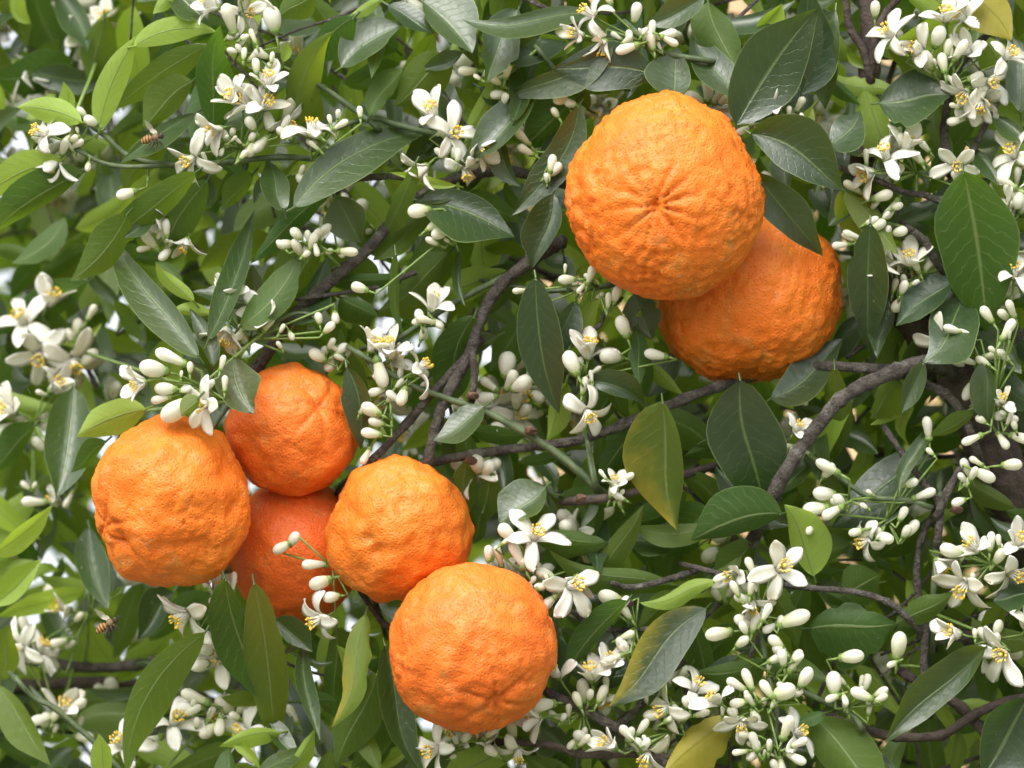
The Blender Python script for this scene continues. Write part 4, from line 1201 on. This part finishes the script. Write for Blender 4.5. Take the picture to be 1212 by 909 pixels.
# ------------------------------------------------------------------ oranges
def orange(label, cx, cy, rx, ry, z, mt, feats=(), lump=1.0, big=1.0, seed=0.0, depth=.94, stem=(0.1, 0.9, -0.4), stem_to=None, shape=None, outline=None):
    """feats: (px, py, width rad, depth, crease count, crease depth, crease reach)"""
    k = 1 + z / DIST
    ctr = P(cx, cy, z)
    bm = bmesh.new()
    bmesh.ops.create_icosphere(bm, subdivisions=6, radius=1.0)
    r0 = (rx + ry) / 2
    F_ = []
    for (fx, fy, fw, fd, nc, cd, cr) in feats:
        ux, uy = (fx - cx) / rx, -(fy - cy) / ry
        uz = math.sqrt(max(0.02, 1 - min(.98, ux * ux + uy * uy)))
        a = Vector((ux, uy, uz)).normalized()
        e1 = a.cross(Vector((0.3, 0.9, 0.2))).normalized()
        F_.append((a, e1, a.cross(e1), fw, fd, nc, cd, cr))
    so = Vector((seed, seed * 1.7, seed * .6))
    for v in bm.verts:
        n = v.co.normalized()
        d = 0.022 * big * noise.noise(n * 1.5 + so) + 0.030 * big * noise.noise(n * 3.0 + so) + 0.014 * big * noise.noise(n * 5.5 + so)
        q = n + 0.05 * noise.noise_vector(n * 6 + so)
        v1 = noise.voronoi(q * 9.5 + so)[0][0]
        v2 = noise.voronoi(q * 19 + so)[0][0]
        v1 = 1 - (v1 / .6) ** 2
        v2 = 1 - (v2 / .6) ** 2
        env = max(0.15, 0.75 + 1.3 * noise.noise(n * 2.3 - so))
        for (a, e1, e2, fw, fd, nc, cd, cr) in F_:
            if nc > 8:
                env *= min(1.0, 0.25 + math.acos(max(-1, min(1, n.dot(a)))) / .45)
        d += lump * env * (0.0125 * v1 + 0.0085 * v2 - 0.006) + lump * (0.008 * noise.noise(n * 7 + so) + 0.004 * noise.noise(n * 30 + so))
        for (a, e1, e2, fw, fd, nc, cd, cr) in F_:
            c = max(-1, min(1, n.dot(a)))
            th = math.acos(c)
            d -= fd * math.exp(-(th / fw) ** 2)
            if nc:
                phi = math.atan2(n.dot(e2), n.dot(e1))
                phi += 0.22 * noise.noise(n * 2.5 + so)
                cr_ = abs(math.sin(phi * nc / 2 + 0.7 * noise.noise(Vector((phi, seed, 0)))))
                d -= cd * (1 - cr_) ** 3 * math.exp(-(th / cr) ** 2) * min(1, th / .08)
        if shape:
            d += shape(n)
        if outline:
            th = (math.degrees(math.atan2(n.y, n.x)) % 360) / 30
            i = int(th) % 12
            f = th - int(th)
            f = f * f * (3 - 2 * f)
            d += (outline[i] * (1 - f) + outline[(i + 1) % 12] * f - 1) * (n.x * n.x + n.y * n.y)
        s = (1 + d)
        v.co = Vector((n.x * rx, n.y * ry, n.z * r0 * depth)) * (s * S * k)
    bm.normal_update()
    me = bpy.data.meshes.new('orange')
    bm.to_mesh(me)
    bm.free()
    me.polygons.foreach_set('use_smooth', [True] * len(me.polygons))
    me.materials.append(mt)
    basis = Matrix(((RIGHT.x, UP.x, BACK.x, 0), (RIGHT.y, UP.y, BACK.y, 0), (RIGHT.z, UP.z, BACK.z, 0), (0, 0, 0, 1)))
    mw = Matrix.Translation(ctr) @ basis
    o = link('orange', me, None, mw)
    tag(o, label, 'orange', 'ripe oranges')
    inv = mw.inverted()
    sd = Vector(stem).normalized()
    top = Vector((sd.x * rx, sd.y * ry, sd.z * r0 * depth)) * S * k * 0.97
    e = inv @ (P(*stem_to) if stem_to else ctr + FWD * 200 * S + UP * 40 * S)
    V, F = [], []
    tube(V, F, [top * .93, top * 1.06, (top * 1.15) * .5 + e * .5, e], [2.8 * S, 2.6 * S, 2.6 * S, 3 * S], 7, .1)
    link('stalk', new_mesh('stalk', V, F, mats=(M_TWIG,)), o)
    cm = Matrix.Translation(top * .985) @ frame(sd) @ Matrix.Scale(2.0, 4)
    link('calyx', lathe('calyx', [(1.2, 3.0), (3.6, 2.4), (5.0, 1.4), (5.8, .2), (5.0, -.6), (3, -1)], M_GREEN, 15, 5, .2), o, cm)
    return o


PEEL_A = make_peel_material('warm_peel', (0.73, 0.155, 0.013), (0.76, 0.198, 0.019), (0.77, 0.238, 0.032))
PEEL_B = make_peel_material('deep_peel', (0.72, 0.140, 0.016), (0.76, 0.180, 0.022), (0.77, 0.225, 0.034))
PEEL_C = make_peel_material('red_peel', (0.68, 0.110, 0.014), (0.72, 0.14, 0.018), (0.74, 0.18, 0.026))
PEEL_D = make_peel_material('golden_peel', (0.66, 0.158, 0.014), (0.70, 0.198, 0.020), (0.68, 0.230, 0.036))

orange('largest warty orange with creases radiating from its navel, in front of another', 788, 233, 117, 120, -60, PEEL_A,
       [(771, 248, .05, .12, 12, .13, .36), (771, 248, .28, .035, 5, .03, .6)], lump=1.75, big=.7, seed=1.3, stem_to=(800, 120, 140), stem=(0.1, .55, -.8), depth=.82,
       outline=[1, .92, .98, 1.02, 1.0, .98, 1.0, 1.0, 1.01, 1.02, 1.02, 1.0])
orange('wide orange with scalloped underside, half hidden by the warty one', 889, 354, 111, 106, 75, PEEL_A,
       [(898, 470, .32, .05, 9, .05, .75)], lump=1.25, big=1.1, seed=4.1, stem_to=(1010, 300, 160), stem=(.55, .5, -.65), depth=.85,
       outline=[.98, 1.02, 1, 1, 1, 1, 1, 1.03, 1.0, .95, .945, .97])
orange('broad orange with deep puckered folds at its side, under a blossom cluster', 202, 594, 95, 99, -25, PEEL_A,
       [(122, 622, .34, .08, 7, .11, .6), (146, 642, .13, .08, 0, 0, 0), (152, 600, .2, .035, 0, 0, 0), (215, 640, .25, .025, 0, 0, 0)], lump=1.0, big=2.0, seed=7.7, stem_to=(300, 440, 60), stem=(.4, .75, -.5),
       outline=[.99, .97, 1.0, 1.02, 1.02, 1.01, .97, 1.0, 1.04, 1.02, 1.06, 1.05])
orange('small round orange with a shallow dimple, overlapped by a grey green leaf', 347, 508, 79, 78, 45, PEEL_B,
       [(382, 480, .11, .11, 6, .065, .55)], lump=.7, big=1.7, seed=11.9, stem_to=(390, 430, 100), stem=(.3, .5, -.8),
       outline=[.99, .95, .96, .99, 1, 1, 1, 1, 1.02, 1.02, 1.0, .99])
orange('reddish orange mostly hidden behind three others with white buds before it', 350, 652, 80, 86, 100, PEEL_C,
       [], lump=.6, big=.8, seed=15.2, stem_to=(420, 560, 140), stem=(.3, .6, -.7))
orange('golden orange with narrowed top and small scars, touching the lowest orange', 470, 626, 87, 86, 10, PEEL_D,
       [(436, 636, .10, .085, 0, 0, 0), (447, 652, .12, .08, 0, 0, 0), (505, 650, .22, .05, 0, 0, 0), (412, 606, .2, .03, 0, 0, 0), (470, 690, .2, .03, 0, 0, 0)], lump=.75, big=2.0, seed=19.4, stem_to=(507, 540, 60), stem=(.2, .75, -.6),
       outline=[1.01, .98, 1.0, 1.0, .94, .90, .98, 1.04, 1.02, 1.01, .98, 1.05])
orange('lowest orange of the hanging bunch with a dimple near its underside', 560, 766, 100, 99, -60, PEEL_B,
       [(588, 826, .10, .10, 6, .075, .6), (540, 690, .3, .02, 0, 0, 0)], lump=1.0, big=1.7, seed=23.8, stem_to=(640, 810, 40), stem=(.3, -.2, -.9))

# ------------------------------------------------------------------ bees
M_BEE, nt, out = mat('bee_body')
tc = nt.nodes.new('ShaderNodeTexCoord')
sx = nt.nodes.new('ShaderNodeSeparateXYZ')
nt.links.new(tc.outputs['Object'], sx.inputs[0])
band = step(nt, mathn(nt, 'SINE', mathn(nt, 'MULTIPLY', sx.outputs[0], 2 * math.pi / (3.4 * S))), -.25, .25)
abd = mathn(nt, 'SUBTRACT', 1.0, step(nt, sx.outputs[0], -2.2 * S, -1.2 * S))
cc = mixc(nt, mathn(nt, 'MULTIPLY', band, abd), (0.045, 0.025, 0.014), (0.42, 0.20, 0.05))
thx = mathn(nt, 'MULTIPLY', mathn(nt, 'SUBTRACT', 1.0, abd), mathn(nt, 'SUBTRACT', 1.0, step(nt, sx.outputs[0], 6.2 * S, 7 * S)))
cc = mixc(nt, mathn(nt, 'MULTIPLY', thx, .6), cc, (0.26, 0.17, 0.08))
pb = nt.nodes.new('ShaderNodeBsdfPrincipled')
nt.links.new(cc, pb.inputs['Base Color'])
pb.inputs['Roughness'].default_value = 0.55
bp = nt.nodes.new('ShaderNodeBump')
bp.inputs['Distance'].default_value = .0003
bp.inputs['Strength'].default_value = .6
nt.links.new(noise_tex(nt, 4000, 2, tc.outputs['Object']), bp.inputs['Height'])
nt.links.new(bp.outputs[0], pb.inputs['Normal'])
nt.links.new(pb.outputs[0], out.inputs[0])
M_DARK = simple_material('bee_leg', (0.02, 0.014, 0.01), (0.07, 0.045, 0.025), 2000, .5)
M_WING, nt, out = mat('bee_wing')
pw = nt.nodes.new('ShaderNodeBsdfPrincipled')
pw.inputs['Base Color'].default_value = (.75, .70, .62, 1)
pw.inputs['Roughness'].default_value = .25
pw.inputs['Alpha'].default_value = .5
nt.links.new(pw.outputs[0], out.inputs[0])


def bee(label, x, y, z, ang, tilt_to_cam, size):
    ax = (dirv(ang, 90) * math.cos(R(tilt_to_cam)) + BACK * math.sin(R(tilt_to_cam))).normalized()
    upv = (Vector((0, 0, 1)) - ax * ax.z).normalized()
    side = upv.cross(ax)
    ctr = P(x, y, z)
    mw = Matrix(((ax.x, side.x, upv.x, ctr.x), (ax.y, side.y, upv.y, ctr.y), (ax.z, side.z, upv.z, ctr.z), (0, 0, 0, 1))) @ Matrix.Scale(size / 30, 4)
    prof = [(-15, .3), (-14, 1.6), (-12, 3.2), (-9, 4.5), (-6, 4.9), (-3, 4.2), (-1.6, 2.2), (-.8, 1.7), (0, 2.8), (1.5, 4.4), (3.5, 4.9), (5.5, 4.2), (7, 2.6), (7.6, 2.0),
            (8.4, 3.0), (9.8, 3.7), (11.2, 3.4), (12.4, 2.2), (13, .5)]
    V, F = [], []
    tube(V, F, [Vector((px, 0, (-.02 * (px + 2) ** 2 if px < -2 else 0))) * S for px, r in prof], [r * S for px, r in prof], 14)
    for v in V:
        v.y *= .95
    o = link('honey_bee', new_mesh('honey_bee', V, F, mats=(M_BEE,)), None, mw)
    tag(o, label, 'bee', 'flying honey bees')
    for sd in (-1, 1):
        for L_, w_, sw, x0 in ((19, 6.0, -28, 4.2), (13, 4.4, -42, 2.2)):
            WV, WF = [], []
            for i in range(7):
                t = i / 6
                h = w_ * .5 * math.sin(math.pi * min(.97, .08 + .92 * t) ** 1.5) ** .7
                for u in (-1, 0, 1):
                    WV.append(Vector((u * h, sd * L_ * t, 0.5 * (1 - u * u) + 3 * t)) * S)
            for i in range(6):
                for j in range(2):
                    a = i * 3 + j
                    WF.append((a, a + 1, a + 4, a + 3))
            link('wing', new_mesh('wing', WV, WF, mats=(M_WING,)), o,
                 Matrix.Translation(Vector((x0, sd * 2.5, 4)) * S) @ Matrix.Rotation(R(-sd * sw), 4, 'Z') @ Matrix.Rotation(R(sd * 32), 4, 'X'))
        for x0, kx in ((5, 3), (3, 0), (1, -4)):
            LV, LF = [], []
            tube(LV, LF, [Vector(q) * S for q in ((x0, sd * 2.5, -3), (x0 + kx * .5, sd * 5, -5), (x0 + kx, sd * 4.6, -8.5), (x0 + kx * 1.5 - 1, sd * 4, -11))],
                 [.8 * S, .9 * S, .8 * S, .35 * S], 5)
            link('leg', new_mesh('leg', LV, LF, mats=(M_DARK,)), o)
        LV, LF = [], []
        tube(LV, LF, [Vector(q) * S for q in ((12, sd * 1.2, 1.5), (14, sd * 2.2, 3), (16.5, sd * 3, 1.5))], [.35 * S, .35 * S, .3 * S], 5)
        link('antenna', new_mesh('antenna', LV, LF, mats=(M_DARK,)), o)
        EV = bmesh.new()
        bmesh.ops.create_icosphere(EV, subdivisions=2, radius=1.7 * S)
        for v in EV.verts:
            v.co.y *= .5
            v.co.z *= 1.3
        em = bpy.data.meshes.new('eye')
        EV.to_mesh(em)
        EV.free()
        em.materials.append(M_DARK)
        link('eye', em, o, Matrix.Translation(Vector((10.2, sd * 3.1, .6)) * S))
    return o


bee('honey bee hovering beside the creamy blossom cluster near the top', 181, 163, -30, 12, 8, 31)
bee('honey bee flying under the broad orange, low in the picture', 127, 739, -30, 28, 2, 33)
